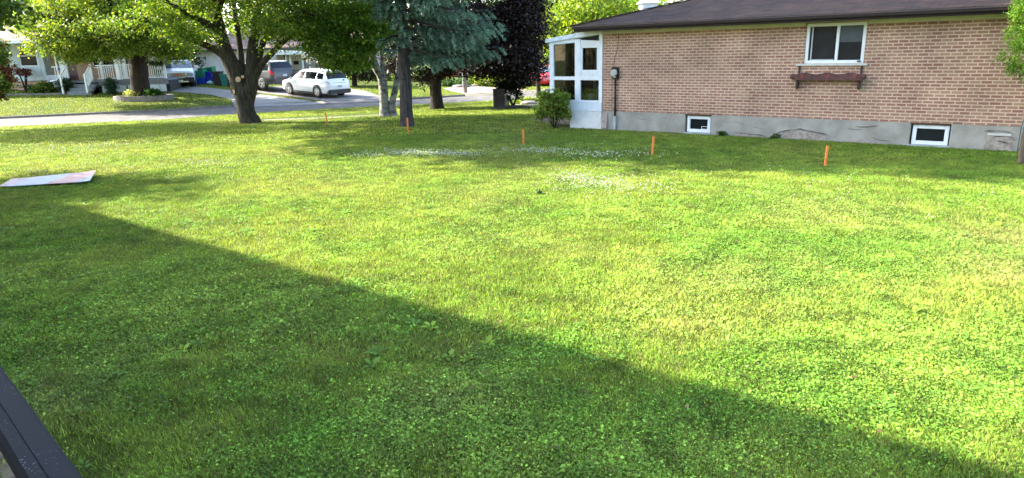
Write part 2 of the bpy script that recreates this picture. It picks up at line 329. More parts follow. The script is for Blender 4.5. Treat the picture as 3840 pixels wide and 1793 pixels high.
def shingle_mat(name, c1, c2):
    m, nt = new_mat(name); L = nt.links
    out = N(nt, "ShaderNodeOutputMaterial"); b = N(nt, "ShaderNodeBsdfPrincipled"); L.new(b.outputs[0], out.inputs[0])
    tc = N(nt, "ShaderNodeTexCoord"); sp = N(nt, "ShaderNodeSeparateXYZ"); L.new(tc.outputs['Object'], sp.inputs[0])
    cb = N(nt, "ShaderNodeCombineXYZ"); L.new(sp.outputs[0], cb.inputs[0]); L.new(sp.outputs[1], cb.inputs[1])
    bt = N(nt, "ShaderNodeTexBrick"); L.new(cb.outputs[0], bt.inputs['Vector']); bt.inputs['Scale'].default_value = 1; bt.inputs['Brick Width'].default_value = .33; bt.inputs['Row Height'].default_value = .14
    bt.inputs['Mortar Size'].default_value = .006; bt.inputs['Color1'].default_value = rgba(c1); bt.inputs['Color2'].default_value = rgba(c2); bt.inputs['Mortar'].default_value = rgba(tuple(x * .45 for x in c1))
    n2 = N(nt, "ShaderNodeTexNoise"); n2.inputs['Scale'].default_value = 1.1; n2.inputs['Detail'].default_value = 9; n2.inputs['Roughness'].default_value = .7; L.new(tc.outputs['Object'], n2.inputs['Vector'])
    rp = N(nt, "ShaderNodeValToRGB"); L.new(n2.outputs['Fac'], rp.inputs[0]); rp.color_ramp.elements[0].position = .38; rp.color_ramp.elements[1].position = .72
    rp.color_ramp.elements[0].color = (.75, .72, .72, 1); rp.color_ramp.elements[1].color = (1.6, 1.45, 1.25, 1)
    mm = N(nt, "ShaderNodeVectorMath", operation='MULTIPLY'); L.new(bt.outputs['Color'], mm.inputs[0]); L.new(rp.outputs[0], mm.inputs[1]); L.new(mm.outputs[0], b.inputs['Base Color'])
    b.inputs['Roughness'].default_value = .9; b.inputs['Specular IOR Level'].default_value = .2
    n3 = N(nt, "ShaderNodeTexNoise"); n3.inputs['Scale'].default_value = 40; L.new(tc.outputs['Object'], n3.inputs['Vector'])
    bp = N(nt, "ShaderNodeBump"); bp.inputs['Strength'].default_value = .7; bp.inputs['Distance'].default_value = .02; L.new(n3.outputs['Fac'], bp.inputs['Height']); L.new(bp.outputs[0], b.inputs['Normal'])
    return m
M_SHING = shingle_mat("brown_shingles", (.078, .048, .034), (.050, .034, .027))
M_SHING2 = shingle_mat("tan_shingles", (.20, .15, .13), (.16, .12, .11))
def wall_holes(mb, x0, x1, z0, z1, y, holes, depth, sg):
    xs = sorted({x0, x1} | {a for hh in holes for a in hh[:2]}); zs = sorted({z0, z1} | {a for hh in holes for a in hh[2:]})
    for a, b in zip(xs[:-1], xs[1:]):
        for c, d in zip(zs[:-1], zs[1:]):
            mx, mz = (a + b) / 2, (c + d) / 2
            if any(q[0] < mx < q[1] and q[2] < mz < q[3] for q in holes): continue
            mb.add([(a, y, c), (b, y, c), (b, y, d), (a, y, d)], [(0, 1, 2, 3)])
    for a, b, c, d in holes:
        yi = y - sg * depth
        mb.add([(a, y, c), (b, y, c), (b, y, d), (a, y, d), (a, yi, c), (b, yi, c), (b, yi, d), (a, yi, d)], [(0, 1, 5, 4), (1, 2, 6, 5), (2, 3, 7, 6), (3, 0, 4, 7)])
def window(parent, name, x0, x1, z0, z1, y, sg, fw=.07, mull=(), pane=M_PANE, fm=None, deep=.06, rail=None, panes=True):
    """frame mesh with each light a pane child; sg=+1 if outside is +y"""
    mb = MB(); fm = fm or M_WHITE; yo = y + sg * .0; yi = y - sg * deep
    mb.box(x0, x0 + fw, yi, yo, z0, z1).box(x1 - fw, x1, yi, yo, z0, z1).box(x0 + fw, x1 - fw, yi, yo, z0, z0 + fw).box(x0 + fw, x1 - fw, yi, yo, z1 - fw, z1)
    for m_ in mull: mb.box(m_ - fw * .45, m_ + fw * .45, yi, yo - sg * .004, z0 + fw, z1 - fw)
    if rail: mb.box(x0 + fw, x1 - fw, yi, yo - sg * .012, rail - .025, rail + .025)
    f = mb.build(name, fm, parent, bevel=.006)
    es = [x0 + fw] + sorted(mull) + [x1 - fw]
    for a, b in zip(es[:-1], es[1:]):
        MB().box(a, b, yi + sg * .012, yi + sg * .02, z0 + fw * .9, z1 - fw * .9).build("pane", pane, f)
    return f
# ================================================================== brick bungalow on the right (local x along the wall to the left, y outward, z up)
RB = (11.18, 14.87, 0.0); RA = math.atan2(.617, -.787)
H = thing("brick_house", "long brick bungalow with brown shingle roof and glazed white porch, right of the lawn", "house", RB, RA)
W1 = (7.0, 7.77, .03, .47); W2 = (1.29, 2.10, .03, .52); WM = (3.28, 4.645, 1.92, 2.88)
wb_ = MB(); wall_holes(wb_, 0, 10.5, .55, 2.91, 0.0, [WM], .12, 1)
wb_.add([(0, 0, .55), (0, -8.2, .55), (0, -8.2, 2.91), (0, 0, 2.91)], [(0, 1, 2, 3)])
wb_.add([(10.5, 0, .55), (10.5, -8.2, .55), (10.5, -8.2, 2.91), (10.5, 0, 2.91)], [(0, 1, 2, 3)])
wb_.add([(0, -8.2, .55), (10.5, -8.2, .55), (10.5, -8.2, 2.91), (0, -8.2, 2.91)], [(0, 1, 2, 3)])
wb_.build("wall", M_BRICK, H)
fd = MB(); wall_holes(fd, .0, 10.5, -.5, .547, .012, [(7.0, 7.77, .03, .547), (1.29, 2.10, .03, .547)], .16, 1)
fd.add([(-.012, .012, -.5), (-.012, -8.2, -.5), (-.012, -8.2, .547), (-.012, .012, .547)], [(0, 1, 2, 3)])
fd.add([(10.512, .012, -.5), (10.512, -8.2, -.5), (10.512, -8.2, .547), (10.512, .012, .547)], [(0, 1, 2, 3)])
fd.add([(0, .012, .547), (10.5, .012, .547), (10.5, -.02, .547), (0, -.02, .547)], [(0, 1, 2, 3)])
found = fd.build("foundation", M_FOUND, H)
def blob2d(pts, y0, y1, mb, jit=.012, n=5):
    P = []
    for (a, b), (c, d) in zip(pts, pts[1:] + pts[:1]):
        for k in range(n): P.append((a + (c - a) * k / n + random.uniform(-jit, jit), b + (d - b) * k / n + random.uniform(-jit, jit)))
    mb.prism(P, y0, y1)
def blob2(*a, **k):
    sp_ = MB(); blob2d(a[0], a[1], a[2], sp_, **k); sp_.build("spalled_patch", M_SPALL, found)
blob2([(5.15, .0), (3.95, .0), (3.98, .13), (4.25, .2), (4.6, .27), (4.95, .22), (5.12, .14)], -.01, .020)
blob2([(6.3, -.05), (5.45, -.05), (5.6, .06), (5.9, .075), (6.2, .085)], -.01, .018)
blob2([(.62, -.05), (.08, -.05), (.06, .33), (.4, .36), (.6, .3)], -.01, .024, jit=.02)
blob2([(3.35, .0), (2.5, .0), (2.7, .06), (3.1, .09)], -.01, .018)

def crack(pts, w=.012):
    ck = MB(); pts = [pts[0]] + [q for a, b in zip(pts[:-1], pts[1:]) for q in (((a[0] + b[0]) / 2 + random.uniform(-.02, .02), (a[1] + b[1]) / 2 + random.uniform(-.015, .015)), b)]; ws_ = [w * random.uniform(.2, 1.1) for _ in pts]; ws_[0] = ws_[-1] = w * .1; n = len(pts)
    ck.add([(p[0], .031, p[1] - q) for p, q in zip(pts, ws_)] + [(p[0], .031, p[1] + q) for p, q in zip(pts, ws_)], [(i, i + 1, n + i + 1, n + i) for i in range(n - 1)]); ck.build("crack", M_CRACK, found)
crack([(5.2, .12), (5.05, .19), (4.8, .25), (4.6, .285), (4.4, .24), (4.15, .2), (3.9, .15)], .016)
crack([(6.35, .1), (6.15, .10), (5.9, .082), (5.6, .075), (5.4, .04)])
crack([(3.3, .42), (3.1, .40), (2.95, .425), (2.8, .43)], .013); crack([(3.5, .36), (3.3, .33), (3.1, .34)], .008)
crack([(2.9, .16), (2.7, .1), (2.45, .09)], .01); crack([(.65, .42), (.45, .44), (.2, .42), (.1, .38)], .018); crack([(.5, .3), (.3, .33), (.12, .31)], .015)
crack([(.1, .4), (.09, .25), (.12, .1)], .01); crack([(6.7, .4), (6.5, .37), (6.3, .39), (6.0, .34)], .006); crack([(5.9, .3), (5.7, .26), (5.5, .24)], .006)
crack([(9.3, .36), (9.1, .34), (8.9, .35)], .006); crack([(.42, .22), (.25, .19), (.1, .2)], .02); crack([(8.6, .4), (8.3, .42)], .005)
MB().box(.15, .58, .02, .034, .335, .385).build("mortar_patch", mat("pale_mortar", (.5, .49, .45), var=.1), found)
MB().box(-.6, 11.15, 0.004, .53, 2.912, 2.93).build("soffit", M_CREAM, H)
MB().box(0.0, 3.25, .003, .03, 2.83, 2.911).box(4.68, 10.5, .003, .03, 2.83, 2.911).build("frieze_board", M_CREAM, H)
fa = MB().box(-.6, 11.2, .531, .556, 2.91, 3.07); fa.box(11.175, 11.2, -8.75, .53, 2.91, 3.07)
fa.prism([(-.6, 2.975), (11.2, 2.975), (11.2, 3.06), (-.6, 3.06)], .557, .64)
gut = fa.build("gutter", M_BROWN, H, bevel=.012)
MB().box(-.6, 11.2, .641, .650, 3.045, 3.07).build("gutter_lip", mat("brown_lip", (.05, .034, .03), rough=.5), gut)
# hip roof
K = .26; ue, ur, pe, pr = 11.27, -.67, .60, -4.1
rz = 3.085; top = rz + K * (pe - pr); t_ = pe - pr
rv = [(ur, pe, rz), (ue, pe, rz), (ue, 2 * pr - pe, rz), (ur, 2 * pr - pe, rz), (ur + t_, pr, top), (ue - t_, pr, top)]
rb = MB(); rb.add(rv, [(0, 1, 5, 4), (2, 3, 4, 5), (1, 2, 5), (3, 0, 4)]); rb.add([(v[0], v[1], v[2] - .03) for v in rv], [(0, 1, 5, 4), (2, 3, 4, 5), (1, 2, 5), (3, 0, 4)])
for a, b in ((0, 1), (1, 2), (2, 3), (3, 0)):
    A_, B_ = rv[a], rv[b]; rb.add([A_, B_, (B_[0], B_[1], B_[2] - .03), (A_[0], A_[1], A_[2] - .03)], [(0, 1, 2, 3)])
roof = rb.build("roof", M_SHING, H)
hc = MB()
for (a, b) in ((1, 5), (0, 4), (4, 5)):
    P0, P1 = Vector(rv[a]), Vector(rv[b]); n_ = max(2, int((P1 - P0).length / .3))
    for i in range(n_):
        q0 = P0.lerp(P1, i / n_); q1 = P0.lerp(P1, (i + 1.1) / n_); hc.bar(q0 + Vector((0, 0, .012 + .006 * (i % 2))), q1 + Vector((0, 0, .012 + .006 * (i % 2))), .24, .02)
hc.build("hip_cap", M_SHING, roof)
wf = window(H, "window", 3.28, 4.645, 1.92, 2.88, -.012, 1, fw=.075, mull=(3.91,), pane=mat("screened_glass", (.020, .021, .022), rough=.16, var=.2, scale=2))
MB().box(3.975, 4.50, -.045, -.022, 1.985, 2.02).box(4.49, 4.52, -.045, -.02, 1.99, 2.80).build("sash_edge", M_GREY, wf)
MB().box(3.36, 3.875, -.058, -.045, 2.42, 2.80).build("pane_reflection", mat("painted_reflection", (.050, .060, .066), rough=.4, var=.1), wf)  # pale panel painted as the reflection of eave and sky in this pane
MB().box(3.34, 3.42, -.0, .03, 1.95, 1.985).build("sash_lock", M_DARK, wf)
MB().box(3.18, 4.83, -.05, .055, 1.868, 1.915).build("sill", mat("stone_sill", (.5, .49, .44), rough=.8, var=.1), wf)
for (x0, x1, z0, z1) in ((7.03, 7.72, .045, .50), (1.32, 2.06, .045, .50)):
    bf = window(H, "basement_window", x0, x1, z0, z1, -.03, 1, fw=.085)
    if x0 > 5:
        MB().box(7.12, 7.30, -.068, -.06, .135, .145).box(7.12, 7.30, -.068, -.06, .205, .215).box(7.29, 7.30, -.068, -.06, .145, .205).box(7.12, 7.13, -.068, -.06, .145, .205).build("sticker", M_WHITE, bf)
    MB().box(x0 - .03, x1 + .05, -.12, .03, .515, .546).build("lintel", mat("rusty_lintel", (.06, .035, .02), rough=.9), bf)
    MB().box(x0 - .05, x1 + .06, -.03, .06, .0, .04).build("sill", M_GREY, bf)
# meter and conduit
mt = MB().box(9.93, 10.14, .003, .10, 1.52, 1.86).build("electricity_meter", M_BROWN, H, bevel=.01)
MB().disc((10.04, .10, 1.70), (0, 1, 0), 0, .085, .09, 20).disc((10.04, .101, 1.70), (0, 1, 0), .086, .10, .03, 20).build("dial", mat("meter_glass", (.5, .52, .47), rough=.2, var=.2, scale=20), mt)
MB().disc((10.04, .191, 1.70), (0, 1, 0), 0, .055, .004, 16).box(10.0, 10.08, .196, .199, 1.695, 1.715).build("dial_plate", M_GREY, mt)
MB().box(9.985, 10.09, .1, .106, 1.56, 1.6).build("meter_seal", M_GREY, mt)
cn = MB().tube([(10.03, .05, 1.53), (10.03, .05, .42)], [.028, .028], 8).build("conduit", M_BROWN, H)
MB().box(9.985, 10.085, .014, .085, .12, .40).build("junction_box", M_GREY, cn, bevel=.008)
MB().tube([(10.03, .05, .13), (10.03, .05, -.05)], [.035, .035], 8).build("grey_conduit", M_GREY, cn)
MB().tube([(9.96, .012, 2.84), (9.99, .014, 2.4), (10.09, .012, 2.1), (10.11, .012, 1.86)], [.006] * 4, 5).tube([(10.17, .012, 1.5), (10.18, .012, .62)], [.004] * 2, 4).build("cable", M_BROWN, H)
for z_ in (1.35, .95, .6):
    MB().box(9.97, 10.12, .003, .014, z_ - .012, z_ + .012).build("clip", M_BROWN, cn)
# glazed porch
sp2 = MB()
PZ = .81
def sl(x): return 2.66 + (12.56 - x) * .098      # underside of the sloping roof
# side facing the lawn (y=0)
sp2.box(12.31, 12.47, -.12, 0, PZ, sl(12.4)); sp2.box(11.31, 11.51, -.12, .0, PZ, 2.72); sp2.box(10.515, 10.64, -.12, .004, PZ, 2.83)
sp2.box(11.51, 12.31, -.1, -.006, 1.47, 1.58).box(10.64, 11.31, -.1, -.006, 1.47, 1.62).box(10.64, 12.31, -.1, -.006, PZ, PZ + .045)
sp2.prism([(12.31, sl(12.31) - .12), (11.51, sl(11.51) - .16), (11.51, sl(11.51)), (12.31, sl(12.31))], -.1, -.006)
sp2.box(10.64, 11.31, -.1, -.006, 2.52, 2.60)
sp2.prism([(10.64, 2.60), (11.31, 2.60), (11.31, 2.68), (10.64, 2.64)], -.08, -.02)
# end facing the street (x=12.47) and far side
PD = -3.6
for yy in (-.95, -1.85, -2.75, PD): sp2.box(12.36, 12.47, yy, yy + .1, PZ, 2.62)
sp2.box(12.37, 12.466, PD, -.12, 1.47, 1.58).box(12.37, 12.466, PD, -.12, PZ, PZ + .05).box(12.37, 12.466, PD, -.12, 2.52, 2.64)
for xx in (11.4, 10.52): sp2.box(xx, xx + .1, PD, PD + .1, PZ, 2.7)
sp2.box(10.62, 12.36, PD, PD + .08, 1.47, 1.58).box(10.62, 12.36, PD, PD + .08, 2.52, 2.66)
sun_p = sp2.build("sunroom", M_PAINT, H, bevel=.006)
MB().box(10.52, 12.50, PD - .02, .022, .525, PZ - .004).build("kick_panel", mat("pale_blue_panel", (.60, .65, .69), rough=.6, var=.06, scale=6), sun_p)
MB().box(10.53, 11.69, PD, .012, -.4, .52).build("porch_foundation", mat("white_block", (.62, .62, .59), rough=.9, var=.1, bump=.3), sun_p)
srf = MB(); srf.prism([(12.58, 2.62), (10.51, 2.83), (10.51, 3.0), (12.58, 2.74)], PD - .15, .06); srf.build("sunroom_roof", mat("white_roof_trim", (.66, .69, .72), rough=.6, var=.1, scale=8), sun_p, bevel=.01)
MB().box(10.72, 11.31 - .03, -.07, -.012, 1.70, 1.78).box(10.72, 11.28, -.07, -.012, 2.44, 2.52).box(10.645, 10.72, -.07, -.012, 1.63, 2.52).box(11.24, 11.305, -.07, -.012, 1.63, 2.52).box(10.72, 11.24, -.065, -.02, 1.63, 1.70).build("sash", M_WHITE, sun_p, bevel=.005)
for (a, b, c, d) in ((11.51, 12.31, 1.58, 2.62), (11.51, 12.31, PZ + .045, 1.47), (10.72, 11.24, 1.78, 2.44), (10.64, 11.31, PZ + .045, 1.47)):
    MB().box(a, b, -.055, -.049, c, d).build("pane", M_GLASS, sun_p)
MB().box(12.41, 12.416, PD + .1, -.12, 1.58, 2.52).box(12.41, 12.416, PD + .1, -.12, PZ + .05, 1.47).build("street_glazing", M_GLASS, sun_p)
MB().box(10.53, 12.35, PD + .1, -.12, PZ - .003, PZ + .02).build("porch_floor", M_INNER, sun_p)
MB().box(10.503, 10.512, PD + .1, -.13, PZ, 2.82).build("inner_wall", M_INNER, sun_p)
def hw(u, p, z): # house local -> world
    c, s = math.cos(RA), math.sin(RA); return (RB[0] + u * c - p * s, RB[1] + u * s + p * c, z)
# things inside the porch
bk = thing("bucket", "small white plastic bucket on the porch floor behind the lower glass", "bucket", hw(11.1, -.35, PZ + .02))
MB().tube([(0, 0, 0), (0, 0, .2)], [.12, .15], 14).build("bucket_body", M_WHITE, bk)
MB().tube([(-.15, 0, .2), (-.1, .03, .34), (.0, .04, .38), (.1, .03, .34), (.15, 0, .2)], [.006] * 5, 5).build("handle", M_GREY, bk)
ct = thing("plastic_canister", "tall pale canister standing beside yellow box in the glazed porch", "canister", hw(10.78, -.32, PZ + .02))
MB().tube([(0, 0, 0), (0, 0, .42), (0, 0, .47)], [.11, .11, .07], 12).build("canister_body", mat("pale_plastic", (.5, .52, .45), rough=.4), ct)
MB().tube([(0, 0, .47), (0, 0, .5)], [.05, .05], 10).build("lid", M_WHITE, ct)
bxx = MB().box(-.08, .08, -.08, .08, 0, .33).box(-.085, .085, -.085, .085, .33, .36).build("storage_box", mat("yellowed_card", (.42, .36, .15), rough=.8), None, bevel=.008); bxx.location = hw(10.98, -.42, PZ + .02); bxx.rotation_euler = (0, 0, RA)
tag(bxx, "narrow yellowish box between the bucket and pale canister in porch", "box")
M_TERR = mat("terracotta", (.42, .16, .06), rough=.8)
M_BLOOM = leaf_mat("petals", trans=.2, tint=(1, 1, 1))
M_LEAF = leaf_mat("green_leaf")
def potted(u, p, z, lab, r=.16, bloom=(.55, .06, .05), nb=26, pot=True):
    t = thing("potted_plant", lab, "potted plant", hw(u, p, z), 0, "potted plants inside the glazed porch")
    MB().tube([(0, 0, 0), (0, 0, .2), (0, 0, .22)], [.09, .12, .125], 12).build("pot", M_TERR, t)
    C = rng.normal(size=(160, 3)) * [r * .6, r * .6, r * .45] + [0, 0, .22 + r]; V, Fi = leaves(C, .07); np_mesh("foliage", V, Fi, M_LEAF, t, np.repeat(vcol((.05, .10, .03), 160), 4, 0))
    C = rng.normal(size=(nb, 3)) * [r * .6, r * .6, r * .3] + [0, 0, .25 + r * 1.7]; V, Fi = leaves(C, .055, aspect=1); np_mesh("blossom", V, Fi, M_BLOOM, t, np.repeat(vcol(bloom, nb), 4, 0))
MB().box(-.62, .12, -.14, .14, 0, .03)
st_ = thing("plant_shelf", "low dark plant stand behind porch glass, holding red flowers", "plant stand", hw(11.9, -.5, PZ + .02), RA)
MB().box(-.45, .45, -.16, .16, .42, .45).build("shelf_board", M_INNER, st_)
for sx in (-.42, .42):
    for sy in (-.13, .13): MB().box(sx - .015, sx + .015, sy - .015, sy + .015, 0, .42).build("leg", M_INNER, st_)
potted(11.65, -.5, PZ + .47, "red blooming potted plant at the right end of porch stand")
potted(12.1, -.5, PZ + .47, "orange flowering potted plant at the left end of porch stand", bloom=(.6, .2, .06))
potted(11.85, -1.6, PZ + .02, "large leafy potted plant on porch floor behind the stand", r=.42)
# leaning board
lb = MB().box(-.09, .09, -.012, .012, 0, .46).build("wooden_board", mat("weathered_board", (.34, .28, .24), rough=.9, var=.2, scale=10, stretch=(6, 1, 1), bump=.3), None)
lb.location = hw(10.39, .10, .04); lb.rotation_euler = (rad(10), 0, RA + rad(2)); tag(lb, "short grey weathered board leaning on foundation left of conduit", "board")
MB().disc((.01, -.013, .2), (0, -1, 0), 0, .022, .002, 10).disc((.01, .0125, .2), (0, 1, 0), 0, .022, .002, 10).build("knot", M_CRACK, lb)
# flower box
fbx = thing("flower_box", "dark brown scalloped wooden flower box mounted below the bungalow window", "flower box", hw(4.02, 0, 1.52), RA)
top_ = []
for i in range(41):
    x = -.80 + 1.60 * i / 40; top_.append((x, .165 + .022 * math.cos((x / .80) * 2 * math.pi * 1.5)))
pts = [(-.80, 0.0)] + [(.80, 0.0)] + top_[::-1]
fr = MB().prism(pts, .19, .215); fr.ball((-.82, .2, .09), .075, (.9, .5, 1)).ball((.82, .2, .09), .075, (.9, .5, 1)); fr.build("front_board", M_FBOX, fbx)
MB().box(-.78, .78, .02, .188, 0.0, .02).box(-.78, -.76, .02, .188, .02, .14).box(.76, .78, .02, .188, .02, .14).box(-.76, .76, .02, .035, .02, .13).build("trough", M_FBOX, fbx)
for s_ in (-.72, .72):
    b_ = MB().prism([(s_ - .025, -.2), (s_ + .025, -.2), (s_ + .025, 0), (s_ - .025, 0)], .04, .15); b_.ball((s_, .1, -.17), .055, (.7, 1, 1)); b_.box(s_ - .02, s_ + .02, .003, .03, -.22, .33); b_.build("bracket", mat("dark_bracket", (.03, .018, .015), rough=.7), fbx)
for x in (0.0,):
    pm = MB(); pm.prism([(x, .03), (x + .05, .09), (x + .035, .13), (x, .115), (x - .035, .13), (x - .05, .09)], .216, .222); pm.build("painted_heart", M_RED, fbx)
for x in (-.62, .6): pm = MB(); pm.prism([(x - .03, .03), (x + .03, .05), (x + .04, .14), (x - .05, .15)], .216, .221); pm.build("painted_leaf", M_RED, fbx)
# ================================================================== outbuilding behind with louvred cupola
ob = thing("garage", "pale garage behind the bungalow with white louvred cupola above its roof", "garage", (9.0, 36.0, -.2))
MB().box(-3.2, 3.0, -2.5, 2.5, 0, 2.6).build("wall", M_PAINT, ob)
gr = MB(); gr.add([(-3.6, -2.9, 2.6), (3.4, -2.9, 2.6), (3.4, 2.9, 2.6), (-3.6, 2.9, 2.6), (-3.6, 0, 3.9), (3.4, 0, 3.9)], [(0, 1, 5, 4), (2, 3, 4, 5), (1, 2, 5), (3, 0, 4), (0, 3, 2, 1)])
gro = gr.build("roof", M_SHING, ob)
P_ = A(2430, 30, 36.0); lx = P_[0] - 9.0
cu = MB().box(lx - .36, lx + .36, -.36, .36, 3.7, 4.62)
for i in range(7): cu.box(lx - .40, lx + .40, -.40, .40, 3.86 + i * .11, 3.90 + i * .11)
cu.add([(lx - .52, -.52, 4.62), (lx + .52, -.52, 4.62), (lx + .52, .52, 4.62), (lx - .52, .52, 4.62), (lx - .2, -.2, 4.95), (lx + .2, -.2, 4.95), (lx + .2, .2, 4.95), (lx - .2, .2, 4.95)], [(0, 1, 5, 4), (1, 2, 6, 5), (2, 3, 7, 6), (3, 0, 4, 7), (4, 5, 6, 7), (0, 3, 2, 1)])
cu.build("cupola", M_WHITE, gro)
# ================================================================== house across the street, left (peach brick, white bay, porch)
BR2 = brick_mat("peach_brick", (.42, .25, .15), (.36, .22, .14), (.42, .33, .26), ms=.008)
BR3 = brick_mat("beige_brick", (.76, .70, .66), (.73, .67, .63), (.74, .69, .65), ms=.006)
M_RAILW = mat("white_railing", (.70, .72, .72), rough=.5, var=.05)
M_STEP = mat("grey_painted_steps", (.16, .18, .21), rough=.7, var=.1)
M_DOORR = mat("dark_red_door", (.075, .015, .015), rough=.4, var=.1)
M_BAY = mat("pale_blue_siding", (.48, .55, .58), rough=.6, var=.05, scale=2)
YW = 46.6; YB = 46.0; YP = 44.6
def ax(px, py, Y=YW): return float(A(px, py, Y)[0])
def az(px, py, Y=YW): return float(A(px, py, Y)[2])
g0 = .45
LH = thing("porch_house", "peach brick bungalow across street with white bay window and railed porch", "house", (ax(300, 300), YW, g0))
def L_(x, y, z): return (x, y, z)
ox = ax(300, 300); 
def lb_(mb, x0, x1, y0, y1, z0, z1): mb.box(x0 - ox, x1 - ox, y0 - YW, y1 - YW, z0 - g0, z1 - g0); return mb
xr = ax(572, 240); xl = ax(-420, 250); ze = 3.62; zf = 1.22
wl = MB(); d1 = (ax(252, 262) - ox, ax(289, 262) - ox, zf - g0, 3.3 - g0)
wns = [(ax(345, 235) - ox, ax(372, 235) - ox, 1.95 - g0, 3.2 - g0), (ax(382, 235) - ox, ax(438, 235) - ox, 1.95 - g0, 3.2 - g0), (ax(456, 235) - ox, ax(482, 235) - ox, 1.95 - g0, 3.2 - g0)]
d2 = (ax(205, 225) - ox, ax(222, 225) - ox, zf - g0 + .6, 3.2 - g0)
wall_holes(wl, xl - ox, xr - ox, -.6, ze - g0, 0, [d1, d2] + wns, .12, -1)
xq = xr * (YW + 5) / YW - .5 - ox
wl.add([(xr - ox, 0, -.6), (xq, 5, -.6), (xq, 5, ze - g0), (xr - ox, 0, ze - g0)], [(0, 1, 2, 3)])
wl.add([(xl - ox, 0, -.6), (xl - ox, 8, -.6), (xl - ox, 8, ze - g0), (xl - ox, 0, ze - g0)], [(0, 1, 2, 3)])
wl.build("wall", BR2, LH)
dd = MB().box(d1[0], d1[1], .05, .09, d1[2], d1[3]).build("door", M_DOORR, LH); MB().ball((d1[0] + .08, .04, d1[2] + 1.0), .03).build("handle", M_GREY, dd)
for w_ in wns: window(LH, "window", w_[0], w_[1], w_[2], w_[3], .03, -1, fw=.06)
window(LH, "window", d2[0], d2[1], d2[2], d2[3], .03, -1, fw=.04)
# bay
bx0, bx1 = ax(34, 233, YB), ax(165, 240, YB); zb0, zb1 = az(100, 303, YB), ze - .02
wx0, wx1, wz0, wz1 = ax(68, 208, YB), ax(137, 208, YB), az(100, 250, YB), az(100, 169, YB)
bm_ = MB(); wall_holes(bm_, bx0 - ox, bx1 - ox, zb0 - g0, zb1 - g0, YB - YW, [(wx0 - ox, wx1 - ox, wz0 - g0, wz1 - g0)], .1, -1)
lb_(bm_, bx0, bx0 + .02, YB + .001, YW, zb0, zb1); lb_(bm_, bx1 - .02, bx1, YB + .001, YW, zb0, zb1); lb_(bm_, bx0, bx1, YB + .001, YW, zb0 - .02, zb0)
for xx in (wx0 - .12, wx1 + .1): lb_(bm_, xx, xx + .02, YB - .012, YB + .002, zb0, zb1)
lb_(bm_, wx0 - .1, wx1 + .1, YB - .014, YB + .002, wz0 - .14, wz0 - .12)
bay = bm_.build("bay", M_BAY, LH)
window(bay, "bay_window", wx0 - ox, wx1 - ox, wz0 - g0, wz1 - g0, YB - YW + .02, -1, fw=.07, rail=(wz0 + wz1) / 2 - g0 + .0, panes=True)
lowb = MB(); lb_(lowb, bx0 + .1, bx1 - .1, YB + .1, YW - .01, -.2 + g0, zb0 - .03); lowb.build("bay_base", BR2, LH)
pnl = MB(); lb_(pnl, bx1 + .02, ax(192, 240), YW - .05, YW - .003, zb0 + .02, zb1); pnl.build("side_panel", M_BAY, LH)
ev = MB(); lb_(ev, xl - .5, ax(650, 200, YP), YP - .5, YP - .47, ze - .02, ze + .16); lb_(ev, xl - .5, ax(650, 200, YP), YP - .469, YW + .1, ze - .018, ze - .002); ev.build("eaves_trough", M_RAILW, LH)
rr = MB(); x0, x1 = xl - .6 - ox, ax(655, 200, YP) - ox; y0 = YP - .5 - YW; zt = ze + .15 - g0; zk = 5.75 - g0
rr.add([(x0, y0, zt), (x1, y0, zt), (x1 - 4.4, 5.5, zt), (x0, 5.5, zt), (x0, 3.6, zk), (x1 - 6, 3.6, zk)], [(0, 1, 5, 4), (2, 3, 4, 5), (1, 2, 5), (3, 0, 4), (0, 3, 2, 1)])
rr.build("roof", M_SHING2, LH)
# porch
px0, px1 = ax(196, 300, YP), ax(628, 300, YP); pf = MB(); lb_(pf, px0, px1, YP, YW - .002, zf - .12, zf); pfo = pf.build("porch_floor", M_STEP, LH)
pb = MB(); sx0, sx1 = ax(280, 320, YP), ax(368, 320, YP)
for a, b in ((px0, sx0), (sx1, px1)): lb_(pb, a, b, YP + .06, YP + .1, zf - .36, zf - .121)
pb.build("skirt_board", mat("grey_skirt", (.17, .17, .19), rough=.7), pfo)
for a, b in ((380, 402), (433, 472), (478, 508), (562, 597), (599, 622)):
    q = MB(); lb_(q, ax(a, 322, YP), ax(b, 322, YP), YP + .02, YP + .05, .42, zf - .36); q.build("skirt_panel", M_BAY, pfo)
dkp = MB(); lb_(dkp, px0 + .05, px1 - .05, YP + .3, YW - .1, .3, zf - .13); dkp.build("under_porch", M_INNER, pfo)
stp = MB()
for i in range(3): lb_(stp, sx0, sx1, YP - .3 * (3 - i), YP - .002 * i, .2, zf - .2 * (3 - i) - .002)
stp.build("steps", M_STEP, LH)
zr = zf + .93
def railing(a, b, name="railing"):
    q = MB(); xa, xb = ax(a, 270, YP), ax(b, 270, YP)
    lb_(q, xa, xb, YP + .02, YP + .08, zr - .06, zr); lb_(q, xa, xb, YP + .02, YP + .07, zf + .06, zf + .11); n_ = int((xb - xa) / .12)
    for i in range(1, n_): x = xa + (xb - xa) * i / n_; lb_(q, x - .017, x + .017, YP + .035, YP + .065, zf + .111, zr - .061)
    q.build(name, M_RAILW, LH)
railing(360, 430); railing(445, 498); railing(498, 612); railing(196, 222)
for cx_, w_ in ((231, .16), (437, .14), (613, .07)):
    q = MB(); x = ax(cx_, 250, YP); lb_(q, x - w_, x + w_, YP, YP + 2 * w_, zf + .001, ze - .019); q.build("porch_column", M_RAILW, LH, bevel=.02)
for cx_ in (372, 460):
    q = MB(); x = ax(cx_, 220, YW - .3); lb_(q, x - .09, x + .09, YW - .3, YW - .14, zf, ze - .019); q.build("window_post", M_RAILW, LH)
